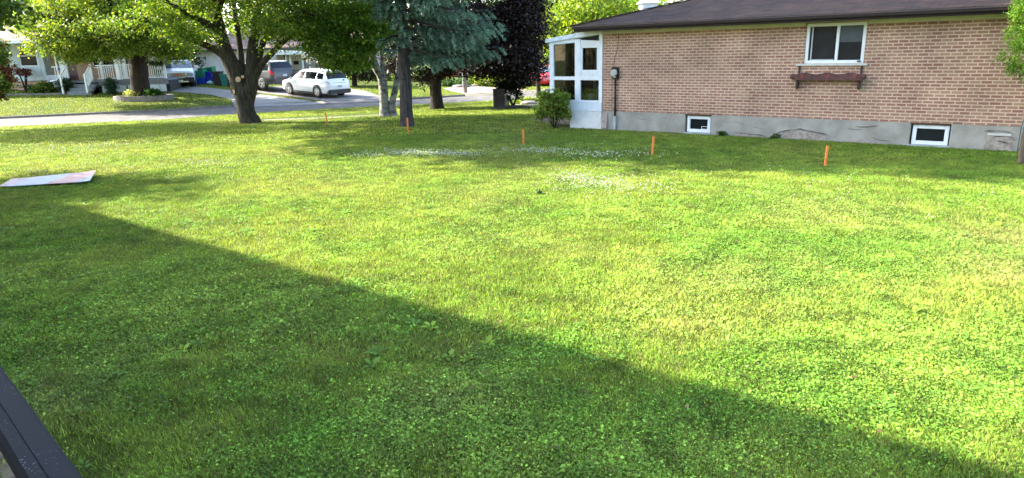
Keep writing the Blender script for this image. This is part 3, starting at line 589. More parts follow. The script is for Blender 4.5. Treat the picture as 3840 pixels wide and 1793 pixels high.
for a in (248, 338):
    q = MB(); x = ax(a, 255, YP) - ox; y1 = YP - YW; y2 = y1 - .95
    q.bar((x, y1 + .03, zr - g0), (x + .12, y2, zr - g0 - .55), .06, .06).bar((x, y1 + .03, zf + .1 - g0), (x + .12, y2, zf - .45 - g0), .05, .05)
    q.box(x - .045, x + .045, y1, y1 + .09, zf - g0 + .002, zr + .06 - g0).box(x + .07, x + .17, y2 - .05, y2 + .05, .05, zr - .5 - g0)
    for i in range(1, 8): f_ = i / 8; q.bar((x + .12 * f_, y1 - .95 * f_, zf - g0 + .1 - .55 * f_), (x + .12 * f_, y1 - .95 * f_, zr - g0 - .55 * f_), .03, .03)
    q.build("stair_rail", M_RAILW, LH)
q = MB(); x = ax(228, 300, YP) - ox
q.tube([(x, -2.12, ze - g0), (x, -2.12, 1.0), (x - .15, -2.2, .85), (x - .5, -2.3, .8)], [.05] * 4, 8).build("downspout", M_RAILW, LH)
ac = thing("heat_pump", "light grey outdoor heat pump unit between the bay and porch column", "heat pump", (ax(205, 290, 45.7), 45.7, .75))
MB().box(-.42, .42, -.25, .25, 0, .85).build("casing", mat("pale_grey_metal", (.40, .42, .47), rough=.5), ac, bevel=.03)
MB().disc((.0, -.252, .45), (0, -1, 0), .26, .28, .01).disc((0, -.252, .45), (0, -1, 0), .12, .14, .01).build("fan_grille", M_GREY, ac)
MB().box(-.45, .45, -.28, .28, -.3, 0).build("stand", M_INNER, ac)
# ================================================================== beige house in the middle distance
Y2 = 60.0
H2 = thing("beige_house", "beige brick bungalow behind the parked cars with small white porch roof", "house", (ax(900, 300, Y2), Y2, 0.0))
o2 = ax(900, 300, Y2); a2 = lambda px, py, Y=Y2: ax(px, py, Y) - o2
zs2 = 2.84
w2 = MB(); wx_ = (a2(985, 225), a2(1001, 225), 1.1, 2.3)
wall_holes(w2, a2(740, 260), a2(1040, 250), -.5, zs2, 0, [], .1, -1)
w2.add([(a2(1040, 250), 0, -.5), (a2(1040, 250), 2.0, -.5), (a2(1040, 250), 2.0, zs2), (a2(1040, 250), 0, zs2)], [(0, 1, 2, 3)])
w2.add([(a2(740, 260), 0, -.5), (a2(740, 260), 9.0, -.5), (a2(740, 260), 9.0, zs2), (a2(740, 260), 0, zs2)], [(0, 1, 2, 3)])
hA = (a2(1052, 230, 62), a2(1082, 230, 62), .9, 2.5); hD = (a2(1196, 245, 62), a2(1212, 245, 62), .2, 2.4)
wall_holes(w2, a2(1040, 250), a2(1420, 250), -.5, zs2, 2.0, [hA, hD], .1, -1)
w2.build("wall", BR3, H2)
window(H2, "window", hA[0], hA[1], hA[2], hA[3], 2.03, -1, fw=.09, rail=1.7)
MB().box(hD[0], hD[1], 2.05, 2.09, .2, 2.4).build("door", M_DOORR, H2)
bw = MB(); q0, q1 = a2(1222, 240, 61.2), a2(1296, 240, 61.2)
bayw = MB().box(q0, q1, 1.2, 1.99, .95, 1.1).box(q0, q1, 1.2, 1.99, 2.4, 2.6).box(q0, q0 + .35, 1.2, 1.99, 1.1, 2.4).build("bay_window", M_RAILW, H2)
for i in range(4):
    xx = q0 + .4 + (q1 - q0 - .45) * i / 3; MB().box(xx - .05, xx + .05, 1.2, 1.3, 1.1, 2.4).build("mullion", M_RAILW, bayw)
MB().box(q0 + .35, q1, 1.3, 1.33, 1.1, 2.4).build("pane", M_PANE, bayw)
MB().box(a2(735, 250) - .5, a2(1420, 250), -.55, -.5, zs2, zs2 + .17).build("gutter", mat("dark_blue_gutter", (.03, .032, .045), rough=.5), H2)
MB().box(a2(735, 250) - .5, a2(1420, 250), -.499, 2.0, zs2 + .001, zs2 + .03).build("soffit", M_RAILW, H2)
r2 = MB(); x0, x1 = a2(735, 250) - .6, a2(1420, 250) + .5
r2.add([(x0, -.6, zs2 + .17), (x1, -.6, zs2 + .17), (x1, 9.6, zs2 + .17), (x0, 9.6, zs2 + .17), (x0 + 3.5, 4.5, 4.9), (x1 - 3.5, 4.5, 4.9)], [(0, 1, 5, 4), (2, 3, 4, 5), (1, 2, 5), (3, 0, 4), (0, 3, 2, 1)])
r2.build("roof", M_SHING2, H2)
pr_ = MB(); p0, p1 = a2(1032, 200, 58.6), a2(1150, 200, 58.6)
pr_.prism([(p0, 2.42), (p1, 2.42), (p1, 2.62), (p0 + .3, 2.78), (p0, 2.62)], -1.6, -.56); pr_.box(p0, a2(1200, 200, 58.6), -1.5, 1.95, 2.55, 2.6)
pr_.build("porch_roof", M_RAILW, H2)
for c_ in (1072, 1087, 1133, 1158): MB().box(a2(c_, 225, 59) - .07, a2(c_, 225, 59) + .07, -.95, -.82, 0.0, 2.42).build("porch_column", M_RAILW, H2)
MB().box(a2(1102, 232, 62), a2(1120, 232, 62), 1.95, 1.985, 1.55, 1.85).build("mailbox", M_DARK, H2)
pp = MB().box(a2(1045, 300), a2(1225, 300), -1.3, 1.99, -.3, .25); pfl = pp.build("porch_floor", M_STEP, H2)
q = MB(); xa, xb = a2(1076, 262, 58.8), a2(1225, 262, 58.8)
q.box(xa, xb, -1.2, -1.16, 1.12, 1.17).box(xa, xb, -1.2, -1.17, .33, .37); n_ = int((xb - xa) / .13)
for i in range(n_ + 1): x = xa + (xb - xa) * i / n_; q.box(x - .012, x + .012, -1.19, -1.17, .371, 1.119)
q.build("porch_railing", M_DARK, pfl)
# ================================================================== peach house on the right, across the street
Y3 = 62.0
H3 = thing("distant_house", "peach brick house with white window behind the purple maple, far side of street", "house", (ax(1790, 290, Y3), Y3, -.1))
o3 = ax(1790, 290, Y3); a3 = lambda px, py, Y=Y3: ax(px, py, Y) - o3
w3 = MB(); hW = (a3(1774, 250), a3(1806, 250), .35, 2.35)
wall_holes(w3, a3(1640, 250), a3(1880, 250), -.5, 2.95, 0, [hW], .1, -1); w3.add([(a3(1880, 250), 0, -.5), (a3(1880, 250), 8, -.5), (a3(1880, 250), 8, 2.95), (a3(1880, 250), 0, 2.95)], [(0, 1, 2, 3)]); w3.build("wall", BR2, H3)
window(H3, "window", hW[0], hW[1], hW[2], hW[3], .02, -1, fw=.13, rail=1.2)
MB().box(a3(1750, 250), a3(1757, 250), -.12, -.01, 0, 2.9).box(a3(1722, 250), a3(1728, 250), -.12, -.01, 0, 2.9).build("downspout", M_RAILW, H3)
r3 = MB(); x0, x1 = a3(1630, 250), a3(2100, 250)
r3.add([(x0, -.6, 2.95), (x1, -.6, 2.95), (x1, 9.6, 2.95), (x0, 9.6, 2.95), (x0 + 3, 4.5, 5.0), (x1 - 3, 4.5, 5.0)], [(0, 1, 5, 4), (2, 3, 4, 5), (1, 2, 5), (3, 0, 4), (0, 3, 2, 1)]); r3.build("roof", M_SHING2, H3)
wg = MB(); wall_holes(wg, a3(1880, 250) + .0, a3(2090, 250), -.5, 2.95, .9, [(a3(1900, 250), a3(1960, 250), .1, 2.3)], .1, -1); wg.build("garage_wall", mat("pale_stone_front", (.42, .36, .30), var=.2, rough=.9), H3)
MB().box(a3(1900, 250), a3(1960, 250), .95, .99, .1, 2.3).build("garage_door", M_RAILW, H3)
# ================================================================== the house behind the camera that shades the near lawn (never in view)
U_ = (-.787, .617); N_ = (.617, .787)
def un(u, n): return (U_[0] * u + N_[0] * n, U_[1] * u + N_[1] * n)
OH = thing("shading_house", "tall brick house beside the deck, outside the picture on the left", "house", (0, 0, 0))
def oprism(mb, pts, z0, z1):
    P = [un(*p) for p in pts]; n = len(P); mb.add([(a, b, z0) for a, b in P] + [(a, b, z1) for a, b in P], [tuple(range(n)), tuple(range(2 * n - 1, n - 1, -1))] + [(i, n + i, n + (i + 1) % n, (i + 1) % n) for i in range(n)])
SH_H = 6.25; SH_L = SH_H / math.tan(SUN_EL); SH_N = 4.6 - SH_L * (SHX * N_[0] + SHY * N_[1])
ohm = MB(); oprism(ohm, [(7.6, -8), (24, -8), (24, SH_N - .45), (7.6, SH_N - .45)], -.2, SH_H - .2); oprism(ohm, [(1.6, -8), (7.59, -8), (7.59, -.6), (1.6, -.6)], -.2, 6.0); ohm.build("wall", M_BRICK, OH)
ohr = MB(); oprism(ohr, [(7.2, -8.4), (24.5, -8.4), (24.5, SH_N), (7.2, SH_N)], SH_H - .2, SH_H)
a, b, c, d = un(7.2, -8.4), un(24.5, -8.4), un(24.5, SH_N), un(7.2, SH_N); e, f = un(11, -3.5), un(20.5, -3.5)
ohr.add([(*a, SH_H), (*b, SH_H), (*c, SH_H), (*d, SH_H), (*e, SH_H + 1.4), (*f, SH_H + 1.4)], [(0, 1, 5, 4), (2, 3, 4, 5), (1, 2, 5), (3, 0, 4)]); ohr.build("roof", M_SHING, OH)
# ------------------------------------------------------------------ vehicles
def paint(name, col, rough=.25, metal=0.0): return mat(name, col, rough=rough, var=.03, scale=2, metal=metal, coat=.6)
M_TYRE = M_DARK; M_RIM = mat("alloy", (.45, .45, .46), rough=.35, metal=.8, var=.1)
M_TINT = mat("tinted_car_glass", (.010, .013, .018), rough=.05, var=.3, scale=.7, spec=.28)
M_TRIM = mat("black_plastic_trim", (.02, .021, .023), rough=.6, var=.15)
M_CHROME = mat("chrome_trim", (.55, .56, .58), rough=.25, metal=.9, var=.1)
M_TAIL = mat("red_tail_lamp", (.50, .012, .012), rough=.25, var=.2)
M_HEAD = mat("headlamp_glass", (.30, .31, .33), rough=.12, var=.3, scale=12)
class Car:
    def __init__(s, st): s.st = st; s.sec = [s.section(r) for r in st]
    def section(s, r):
        x, zb, w, zl, wb, ze_, wr, zt = r
        return np.array([(x, 0, zb), (x, w * .9, zb), (x, w, zb + .13), (x, w * 1.0, zb + (zl - zb) * .55), (x, (w + wb) / 2 * 1.0, zl - .06), (x, wb, zl), (x, wr, ze_), (x, wr * .8, zt - .012), (x, 0, zt)])
    def pt(s, a, t):
        i = min(int(a), len(s.sec) - 2); j = min(int(t), 7); fa_, ft = a - i, t - j
        S = s.sec; p = (S[i][j] * (1 - ft) + S[i][j + 1] * ft) * (1 - fa_) + (S[i + 1][j] * (1 - ft) + S[i + 1][j + 1] * ft) * fa_
        return p
    def body(s, mb):
        n = 9; V = []
        for sc in s.sec:
            V += [tuple(p) for p in sc] + [(p[0], -p[1], p[2]) for p in sc[-2:0:-1]]
        m = 16; fs = [(i * m + j, i * m + (j + 1) % m, (i + 1) * m + (j + 1) % m, (i + 1) * m + j) for i in range(len(s.sec) - 1) for j in range(m)]
        fs += [tuple(range(m)), tuple(range((len(s.sec) - 1) * m, len(s.sec) * m))]
        mb.add(V, fs, True); return mb
    def patch(s, mb, a0, a1, t0, t1, side=1, off=.006, n=6, m=4, trim=None):
        P = []
        for i in range(n + 1):
            for j in range(m + 1):
                a = a0 + (a1 - a0) * i / n; t = t0 + (t1 - t0) * j / m
                p = s.pt(a, t); e1 = s.pt(min(a + .05, len(s.sec) - 1.001), t) - s.pt(max(a - .05, 0), t); e2 = s.pt(a, min(t + .05, 8)) - s.pt(a, max(t - .05, 0))
                nn = np.cross(e1, e2); nn = nn / (np.linalg.norm(nn) + 1e-9)
                c = np.array([p[0], 0, .9])
                if np.dot(nn, p - c) < 0: nn = -nn
                p = p + nn * off; P.append((p[0], side * p[1], p[2]))
        mb.add(P, [(i * (m + 1) + j, i * (m + 1) + j + 1, (i + 1) * (m + 1) + j + 1, (i + 1) * (m + 1) + j) for i in range(n) for j in range(m)], True)
def wheel(parent, x, y, r, side, spokes=5, w=.22, rim=M_RIM):
    q = MB(); n = 24; prof = [(r * .66, 0), (r * .96, 0), (r, .03), (r, w - .03), (r * .96, w), (r * .66, w)]
    V = [(x + R_ * math.cos(2 * math.pi * k / n), y - side * yy, r + R_ * math.sin(2 * math.pi * k / n)) for R_, yy in prof for k in range(n)]
    q.add(V, [(i * n + k, i * n + (k + 1) % n, (i + 1) * n + (k + 1) % n, (i + 1) * n + k) for i in range(5) for k in range(n)], True)
    t = q.build("tyre", M_TYRE, parent)
    q = MB(); q.disc((x, y - side * .10, r), (0, side, 0), 0, r * .655, .01, 24)
    back = q.build("wheel_back", M_DARK, t)
    q = MB(); q.disc((x, y - side * .03, r), (0, side, 0), r * .6, r * .67, .03, 24)
    for k in range(spokes):
        for dlt in (-.14, .14):
            an = 2 * math.pi * k / spokes + .3
            q.bar((x + .05 * math.cos(an), y - side * .02, r + .05 * math.sin(an)), (x + r * .64 * math.cos(an + dlt), y - side * .012, r + r * .64 * math.sin(an + dlt)), .035, .03, up=(0, 1, 0))
    q.disc((x, y - side * .03, r), (0, side, 0), 0, .075, .035, 14); q.build("rim", rim, t)
def arch(parent, x, y, r, side, m):
    q = MB(); n = 20; V = []
    for k in range(n + 1):
        an = math.pi * k / n - .25 + .5 * k / n * 0
        an = -.28 + (math.pi + .56) * k / n
        for R_, yy in ((r * .5, .0), (r * 1.16, .0), (r * 1.16, -.05)): V.append((x + R_ * math.cos(an), y + side * (.012 + yy), r + R_ * math.sin(an)))
    q.add(V, [(i * 3 + j, i * 3 + j + 1, (i + 1) * 3 + j + 1, (i + 1) * 3 + j) for i in range(n) for j in range(2)])
    return q.build("wheel_arch", m, parent)
# ---- white crossover
SUV = [(-2.53, .52, .66, .92, .66, .98, .60, 1.00), (-2.47, .36, .86, 1.02, .83, 1.07, .74, 1.09), (-2.30, .31, .95, 1.07, .90, 1.24, .76, 1.27), (-2.08, .28, .97, 1.09, .92, 1.50, .70, 1.57), (-1.85, .26, .98, 1.10, .93, 1.60, .68, 1.66), (-1.3, .24, .985, 1.08, .93, 1.655, .67, 1.71),
       (-.6, .23, .985, 1.06, .93, 1.68, .67, 1.735), (.1, .23, .985, 1.04, .93, 1.67, .67, 1.73), (.55, .23, .985, 1.03, .93, 1.60, .66, 1.66), (1.0, .23, .985, 1.02, .93, 1.32, .72, 1.39), (1.38, .23, .98, 1.00, .92, 1.05, .80, 1.12), (1.95, .24, .97, .94, .90, .97, .76, 1.03), (2.3, .27, .92, .86, .84, .89, .72, .94), (2.48, .32, .80, .74, .74, .77, .64, .82), (2.55, .42, .62, .62, .58, .64, .5, .66)]
pR, pF = G(1192, 370), G(1086, 356); hd = math.atan2(pF[1] - pR[1], pF[0] - pR[0])
hd = math.atan2(.61, -.79)
ctr = np.array([pR[0], pR[1]]) + np.array([math.cos(hd), math.sin(hd)]) * 1.46 - np.array([-math.sin(hd), math.cos(hd)]) * .97
suv = thing("parked_car", "white crossover car parked on the asphalt driveway, rear nearest the street", "car", (ctr[0], ctr[1], float(h(ctr[0], ctr[1])) + .03), hd, "vehicles parked in driveways")
suv.rotation_euler = (0, -rad(3.0), hd); suv.scale = (.95, .95, .95)
C1 = Car(SUV); M_WP = paint("pearl_white_paint", (.80, .80, .79))
C1.body(MB()).build("body", M_WP, suv)
g_ = MB(); C1.patch(g_, 9.6, 8.1, 6.05, 8, 1); C1.patch(g_, 9.6, 8.1, 6.05, 8, -1); g_.build("windshield", M_TINT, suv)
g_ = MB(); C1.patch(g_, 1.75, 3.0, 6.0, 8, 1, .012); C1.patch(g_, 1.75, 3.0, 6.0, 8, -1, .012); g_.build("rear_window", M_TINT, suv)
for sd_ in (1, -1):
    for a0, a1 in ((3.6, 4.9), (5.05, 6.65), (6.8, 8.95)):
        g_ = MB(); C1.patch(g_, a0, a1, 5.14, 5.86, sd_); g_.build("side_window", M_TINT if a0 > 3.7 else M_TINT, suv)
    for x_ in (-1.46, 1.47): arch(suv, x_, sd_ * .985, .385, sd_, M_TRIM); wheel(suv, x_, sd_ * 1.005, .385, sd_)
    q = MB(); q.box(-1.05, 1.05, sd_ * .93, sd_ * 1.0, .20, .34); q.build("sill_trim", M_TRIM, suv, bevel=.01)
    q = MB(); q.box(.98, 1.16, sd_ * .96, sd_ * 1.16, 1.02, 1.17); q.build("mirror", M_WP, suv, bevel=.03)
    q = MB(); C1.patch(q, .55, 2.3, 4.2, 4.75, sd_, .012); q.build("tail_lamp", M_TAIL, suv)
q = MB(); q.box(-2.60, -2.2, -.88, .88, .28, .56); q.build("rear_bumper", M_TRIM, suv, bevel=.05)
q = MB(); q.box(-2.55, -2.52, -.5, .5, .955, .985); q.build("chrome_strip", M_CHROME, suv)
q = MB(); q.box(-2.56, -2.52, -.16, .16, .68, .82); q.build("number_plate", mat("plate", (.35, .40, .52), rough=.5, var=.25, scale=30), suv)
q = MB(); q.box(-2.22, -1.85, -.62, .62, 1.655, 1.685); q.build("roof_spoiler", M_WP, suv, bevel=.01)
# ---- dark minivan
VAN = [(-2.55, .45, .80, .95, .82, 1.00, .80, 1.02), (-2.50, .34, .93, 1.06, .90, 1.12, .84, 1.14), (-2.36, .30, .98, 1.10, .95, 1.40, .86, 1.44), (-2.22, .28, .995, 1.12, .96, 1.64, .80, 1.70), (-1.8, .27, 1.0, 1.12, .96, 1.69, .79, 1.75), (-.8, .25, 1.0, 1.10, .96, 1.70, .79, 1.76),
       (.2, .25, 1.0, 1.08, .96, 1.68, .78, 1.74), (.7, .25, 1.0, 1.06, .95, 1.60, .77, 1.66), (1.2, .25, 1.0, 1.04, .94, 1.30, .80, 1.37), (1.65, .25, .99, 1.0, .92, 1.04, .82, 1.10), (2.1, .26, .97, .92, .88, .95, .76, 1.0), (2.45, .30, .88, .80, .80, .83, .7, .87), (2.58, .42, .7, .64, .64, .66, .55, .69)]
pV = G(988, 346); hv = math.atan2(.50, -.86)
cv = np.array([pV[0], pV[1]]) + np.array([math.cos(hv), math.sin(hv)]) * 1.5 - np.array([-math.sin(hv), math.cos(hv)]) * 1.0
van = thing("parked_car", "dark grey minivan with red tail lamp parked ahead of the white car", "van", (cv[0], cv[1], float(h(cv[0], cv[1])) + .03), hv, "vehicles parked in driveways")
C2 = Car(VAN); M_VP = mat("dark_grey_paint", (.035, .035, .042), rough=.35, var=.05, coat=.2)
C2.body(MB()).build("body", M_VP, van)
g_ = MB(); C2.patch(g_, 1.6, 3.0, 6.0, 8, 1, .012); C2.patch(g_, 1.6, 3.0, 6.0, 8, -1, .012); g_.build("rear_window", M_TINT, van)
for sd_ in (1, -1):
    for a0, a1 in ((3.3, 4.5), (4.6, 5.6), (5.7, 7.8)):
        g_ = MB(); C2.patch(g_, a0, a1, 5.12, 5.85, sd_); g_.build("side_window", M_TINT, van)
    for x_ in (-1.5, 1.55): arch(van, x_, sd_ * 1.0, .36, sd_, M_DARK); wheel(van, x_, sd_ * 1.02, .36, sd_)
    q = MB(); C2.patch(q, .5, 2.7, 3.6, 5.2, sd_, .02); q.build("tail_lamp", M_TAIL, van)
    q = MB(); q.bar((-2.0, sd_ * .72, 1.77), (.3, sd_ * .72, 1.77), .04, .04); q.build("roof_rail", M_CHROME, van)
q = MB(); q.box(-2.64, -2.3, -.92, .92, .28, .60); q.build("rear_bumper", M_VP, van, bevel=.05)
q = MB(); q.box(-2.60, -2.55, -.17, .17, .78, .92); q.build("number_plate", mat("plate", (.35, .40, .52)), van)
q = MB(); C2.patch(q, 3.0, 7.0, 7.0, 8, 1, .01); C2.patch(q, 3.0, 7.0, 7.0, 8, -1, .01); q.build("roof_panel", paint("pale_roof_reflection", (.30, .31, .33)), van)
# ---- silver pickup truck, front towards the camera
pT = G(705, 331)
trk = thing("parked_truck", "silver pickup truck with wide chrome grille facing the street beside porch", "pickup truck", (pT[0] - 1.35, pT[1] + 2.1, float(h(pT[0], pT[1])) - .05), rad(-90 + 21), "vehicles parked in driveways")
TR = [(-3.4, .6, .98, 1.25, .98, 1.27, .96, 1.28), (-1.6, .55, 1.0, 1.28, .98, 1.3, .96, 1.31), (-1.55, .5, 1.0, 1.30, .98, 1.72, .74, 1.8), (-.6, .45, 1.0, 1.30, .97, 1.80, .76, 1.87), (.3, .42, 1.0, 1.28, .96, 1.78, .76, 1.85), (.75, .42, 1.0, 1.27, .95, 1.55, .80, 1.62), (1.15, .42, 1.0, 1.24, .94, 1.28, .86, 1.34), (1.6, .42, 1.0, 1.20, .95, 1.24, .86, 1.30), (2.15, .42, .98, 1.12, .94, 1.18, .84, 1.24), (2.30, .44, .92, 1.04, .90, 1.10, .80, 1.14), (2.36, .50, .84, .98, .82, 1.02, .7, 1.05)]
C3 = Car(TR); M_TP = paint("silver_paint", (.70, .72, .76), rough=.3, metal=.2)
C3.body(MB()).build("body", M_TP, trk)
g_ = MB(); C3.patch(g_, 6.0, 4.15, 6.0, 8, 1, .01); C3.patch(g_, 6.0, 4.15, 6.0, 8, -1, .01); g_.build("windshield", mat("sky_lit_glass", (.06, .085, .11), rough=.04, spec=1.0, var=.2, scale=2), trk)
for sd_ in (1, -1):
    for a0, a1 in ((2.3, 3.2), (3.3, 5.4)):
        g_ = MB(); C3.patch(g_, a0, a1, 5.12, 5.85, sd_); g_.build("side_window", M_TINT, trk)
    for x_ in (-2.1, 1.35): arch(trk, x_, sd_ * 1.0, .41, sd_, M_DARK); wheel(trk, x_, sd_ * 1.01, .41, sd_, w=.27)
    MB().box(2.34, 2.40, sd_ * .52, sd_ * .93, .80, 1.04).build("headlight", M_HEAD, trk, bevel=.02)
    MB().box(.7, .95, sd_ * 1.0, sd_ * 1.27, 1.28, 1.50).build("mirror", M_TP, trk, bevel=.04)
    MB().box(2.40, 2.415, sd_ * .6, sd_ * .8, .47, .55).build("fog_lamp", M_HEAD, trk)
q = MB(); q.prism([(-.56, 1.06), (.56, 1.06), (.50, .78), (.36, .72), (-.36, .72), (-.50, .78)], 0, .07)
q.v = [(2.345 + v[1], v[0], v[2]) for v in q.v]; gf = q.build("grille", M_CHROME, trk, bevel=.015)
q = MB()
for i in range(6): q.box(2.416, 2.424, -.48 + i * .008, .48 - i * .008, .79 + i * .042, .81 + i * .042)
q.build("grille_bar", M_TRIM, gf)
tcv = bpy.data.curves.new("emblem", 'FONT'); tcv.body = "GMC"; tcv.size = .22; tcv.extrude = .006; tcv.align_x = 'CENTER'; tcv.align_y = 'CENTER'; tcv.space_character = 1.15
to_ = bpy.data.objects.new("emblem_curve", tcv); COL.objects.link(to_); bpy.context.view_layer.update()
em_ = bpy.data.meshes.new_from_object(to_.evaluated_get(bpy.context.evaluated_depsgraph_get())); bpy.data.objects.remove(to_); em_.name = "emblem"; em_.materials.clear(); em_.materials.append(M_TAIL)
eo_ = bpy.data.objects.new("emblem", em_); COL.objects.link(eo_); eo_.parent = gf; eo_.location = (2.432, 0, .915); eo_.rotation_euler = (rad(90), 0, rad(90))
MB().box(2.25, 2.43, -.97, .97, .42, .76).build("front_bumper", M_TRIM, trk, bevel=.04)
q = MB(); q.box(2.43, 2.46, -.62, .62, .44, .52).box(2.43, 2.46, -.3, .3, .52, .60); q.build("bumper_bar", M_CHROME, trk, bevel=.01)
MB().box(2.461, 2.468, -.2, .2, .47, .59).build("number_plate", mat("front_plate", (.5, .52, .5), var=.2, scale=30), trk)
# ---- red car far right
pR2 = G(2040, 348)
red = thing("parked_car", "bright red car with light windshield seen between the hedge and glazed porch", "car", (float(A(2075, 320, 50)[0]), 51.0, float(h(3, 50)) - .12), rad(-90 - 38), "vehicles parked in driveways")
C4 = Car([(r[0], r[1], r[2], r[3] * .93, r[4], r[5] * .87, r[6], r[7] * .87) for r in SUV]); M_RP = paint("red_paint_body", (.62, .02, .03))
C4.body(MB()).build("body", M_RP, red)
g_ = MB(); C4.patch(g_, 9.7, 8.0, 6.0, 8, 1, .01); C4.patch(g_, 9.7, 8.0, 6.0, 8, -1, .01); g_.build("windshield", mat("sky_lit_glass", (.06, .085, .11)), red)
for sd_ in (1, -1):
    for a0, a1 in ((3.6, 5.6), (5.8, 8.95)):
        g_ = MB(); C4.patch(g_, a0, a1, 5.14, 5.86, sd_); g_.build("side_window", M_TINT, red)
    for x_ in (-1.46, 1.47): arch(red, x_, sd_ * .985, .34, sd_, M_DARK); wheel(red, x_, sd_ * 1.0, .34, sd_)
    MB().box(2.28, 2.42, sd_ * .5, sd_ * .8, .62, .76).build("headlight", M_HEAD, red, bevel=.03)
# ------------------------------------------------------------------ bins
def bin_(lab, px, py, col, w, hgt, name="recycling_box", cat="recycling box", z=0.0, tilt=(0, 0), taper=.82, lid=None, grp="bins and boxes by the beige wall", Yd=0):
    P = G(px, py); t = thing(name, lab, cat, (P[0], P[1] + Yd, P[2] + z), random.uniform(-.3, .3), grp); t.rotation_euler = (tilt[0], tilt[1], random.uniform(-.2, .2))
    m = mat("plastic_" + str(col), col, rough=.45, var=.1, scale=5)
    q = MB(); a, b = w / 2 * taper, w / 2; d = .75
    V = [(sx * a, sy * a * d, 0) for sx, sy in ((-1, -1), (1, -1), (1, 1), (-1, 1))] + [(sx * b, sy * b * d, hgt) for sx, sy in ((-1, -1), (1, -1), (1, 1), (-1, 1))] + [(sx * b * .92, sy * b * d * .92, hgt) for sx, sy in ((-1, -1), (1, -1), (1, 1), (-1, 1))] + [(sx * a * .9, sy * a * d * .9, .03) for sx, sy in ((-1, -1), (1, -1), (1, 1), (-1, 1))]
    q.add(V, [(3, 2, 1, 0)] + [(i, (i + 1) % 4, 4 + (i + 1) % 4, 4 + i) for i in range(4)] + [(4 + i, 4 + (i + 1) % 4, 8 + (i + 1) % 4, 8 + i) for i in range(4)] + [(8 + i, 8 + (i + 1) % 4, 12 + (i + 1) % 4, 12 + i) for i in range(4)] + [(12, 13, 14, 15)])
    bd = q.build("tub", m, t)
    q = MB(); q.box(-b - .02, b + .02, -b * d - .02, -b * d + .012, hgt - .05, hgt); q.box(-b - .02, b + .02, b * d - .012, b * d + .02, hgt - .05, hgt); q.build("rim", m, bd)
    q = MB()
    for i in range(5): x = -a + 2 * a * (i + .5) / 5; q.bar((x * 1.0, -a * d - .006, .03), (x * b / a, -b * d - .006, hgt - .06), .02, .015)
    q.build("rib", m, bd)
    if lid: MB().box(-b - .02, b + .02, -b * d - .02, b * d + .02, hgt, hgt + .05).build("lid", mat("plastic_" + str(lid), lid, rough=.45), t, bevel=.01)
    return t
BL, GN = (.012, .07, .50), (.01, .20, .10)
bin_("left lower blue recycling box beneath the green boxes", 752, 315, BL, .85, .42)
bin_("dark blue recycling box on the right side of the green stack", 785, 314, (.01, .03, .42), .75, .46, Yd=.1)
bin_("upper bright blue box resting on the right blue one", 780, 314, (.01, .015, .45), .7, .36, z=.45, tilt=(0, .12), Yd=.3)
bin_("left green recycling box on top of the blue boxes", 755, 315, GN, .75, .48, z=.45, tilt=(.05, -.1), Yd=.25)
bin_("right green recycling box on top of the blue boxes, tallest", 776, 315, (.01, .16, .075), .8, .60, z=.5, tilt=(.1, -.12), Yd=.8)
bin_("tall black bin standing against the beige wall", 822, 318, (.018, .018, .02), .62, .92, "garbage_bin", "bin", taper=.75)
bin_("teal bin nearest the maple trunk", 850, 322, (.01, .20, .20), .62, .78, "garbage_bin", "bin", taper=.78)
bg_ = thing("plastic_bag", "small pale turquoise plastic bag on the ground before the blue boxes", "bag", G(788, 318))
MB().ball((0, 0, .12), .2, (1.2, .8, .6), wob=.12).build("bag_body", mat("turquoise_film", (.25, .50, .52), rough=.4, var=.2), bg_); MB().ball((.05, 0, .24), .05, (1, 1, 1.4), 6, 5, .2).build("knot", mat("turquoise_film", (.25, .50, .52)), bg_)
# ------------------------------------------------------------------ survey stakes
M_STAKE = mat("orange_stake_paint", (.80, .20, .035), rough=.7, var=.18, scale=9)
stk0 = thing("survey_stake", "", "stake", (0, 0, 0), 0, "orange survey stakes across the lawn")
MB().box(-.019, .019, -.010, .010, .0, .47).build("upper_shaft", M_STAKE, stk0, bevel=.002)
MB().prism([(-.019, -.001), (.019, -.001), (.004, -.15), (-.004, -.15)], -.01, .01).build("pointed_tip", mat("bare_wood", (.35, .24, .12), rough=.8), stk0)
def dup(root, loc, rot, label):
    r = root.copy(); COL.objects.link(r); r.location = loc; r.rotation_euler = rot; r['label'] = label
    for ch in list(root.children):
        c_ = ch.copy(); COL.objects.link(c_); c_.parent = r
    return r
SPX = [((1228, 470), (.0, .06, .15), 1.0, "orange stake farthest away, left of the birch, leaning left"), ((1531, 497), (.0, .0, .3), 1.0, "orange stake standing in front of the grey spruce trunk"), ((1963, 542), (0, -.01, .1), .86, "orange stake in the middle, between the spruce trunk and glazed porch"),
       ((2446, 581), (0, -.05, .2), .93, "orange stake at the right end of clover patch below the bungalow"), ((3094, 623), (0, -.035, .25), .88, "nearest orange stake, right below the bungalow window with flower box")]
for i, (p, r_, s_, lb2) in enumerate(SPX):
    P = G(*p)
    # lean is a tilt about the view axis: negative leans to the right
    if i == 0: o = stk0; o['label'] = lb2; o.location = P; o.rotation_euler = (0, -r_[1], r_[2])
    else: o = dup(stk0, P, (0, -r_[1], r_[2]), lb2)
    o.scale = (1.25, 1.25, s_)
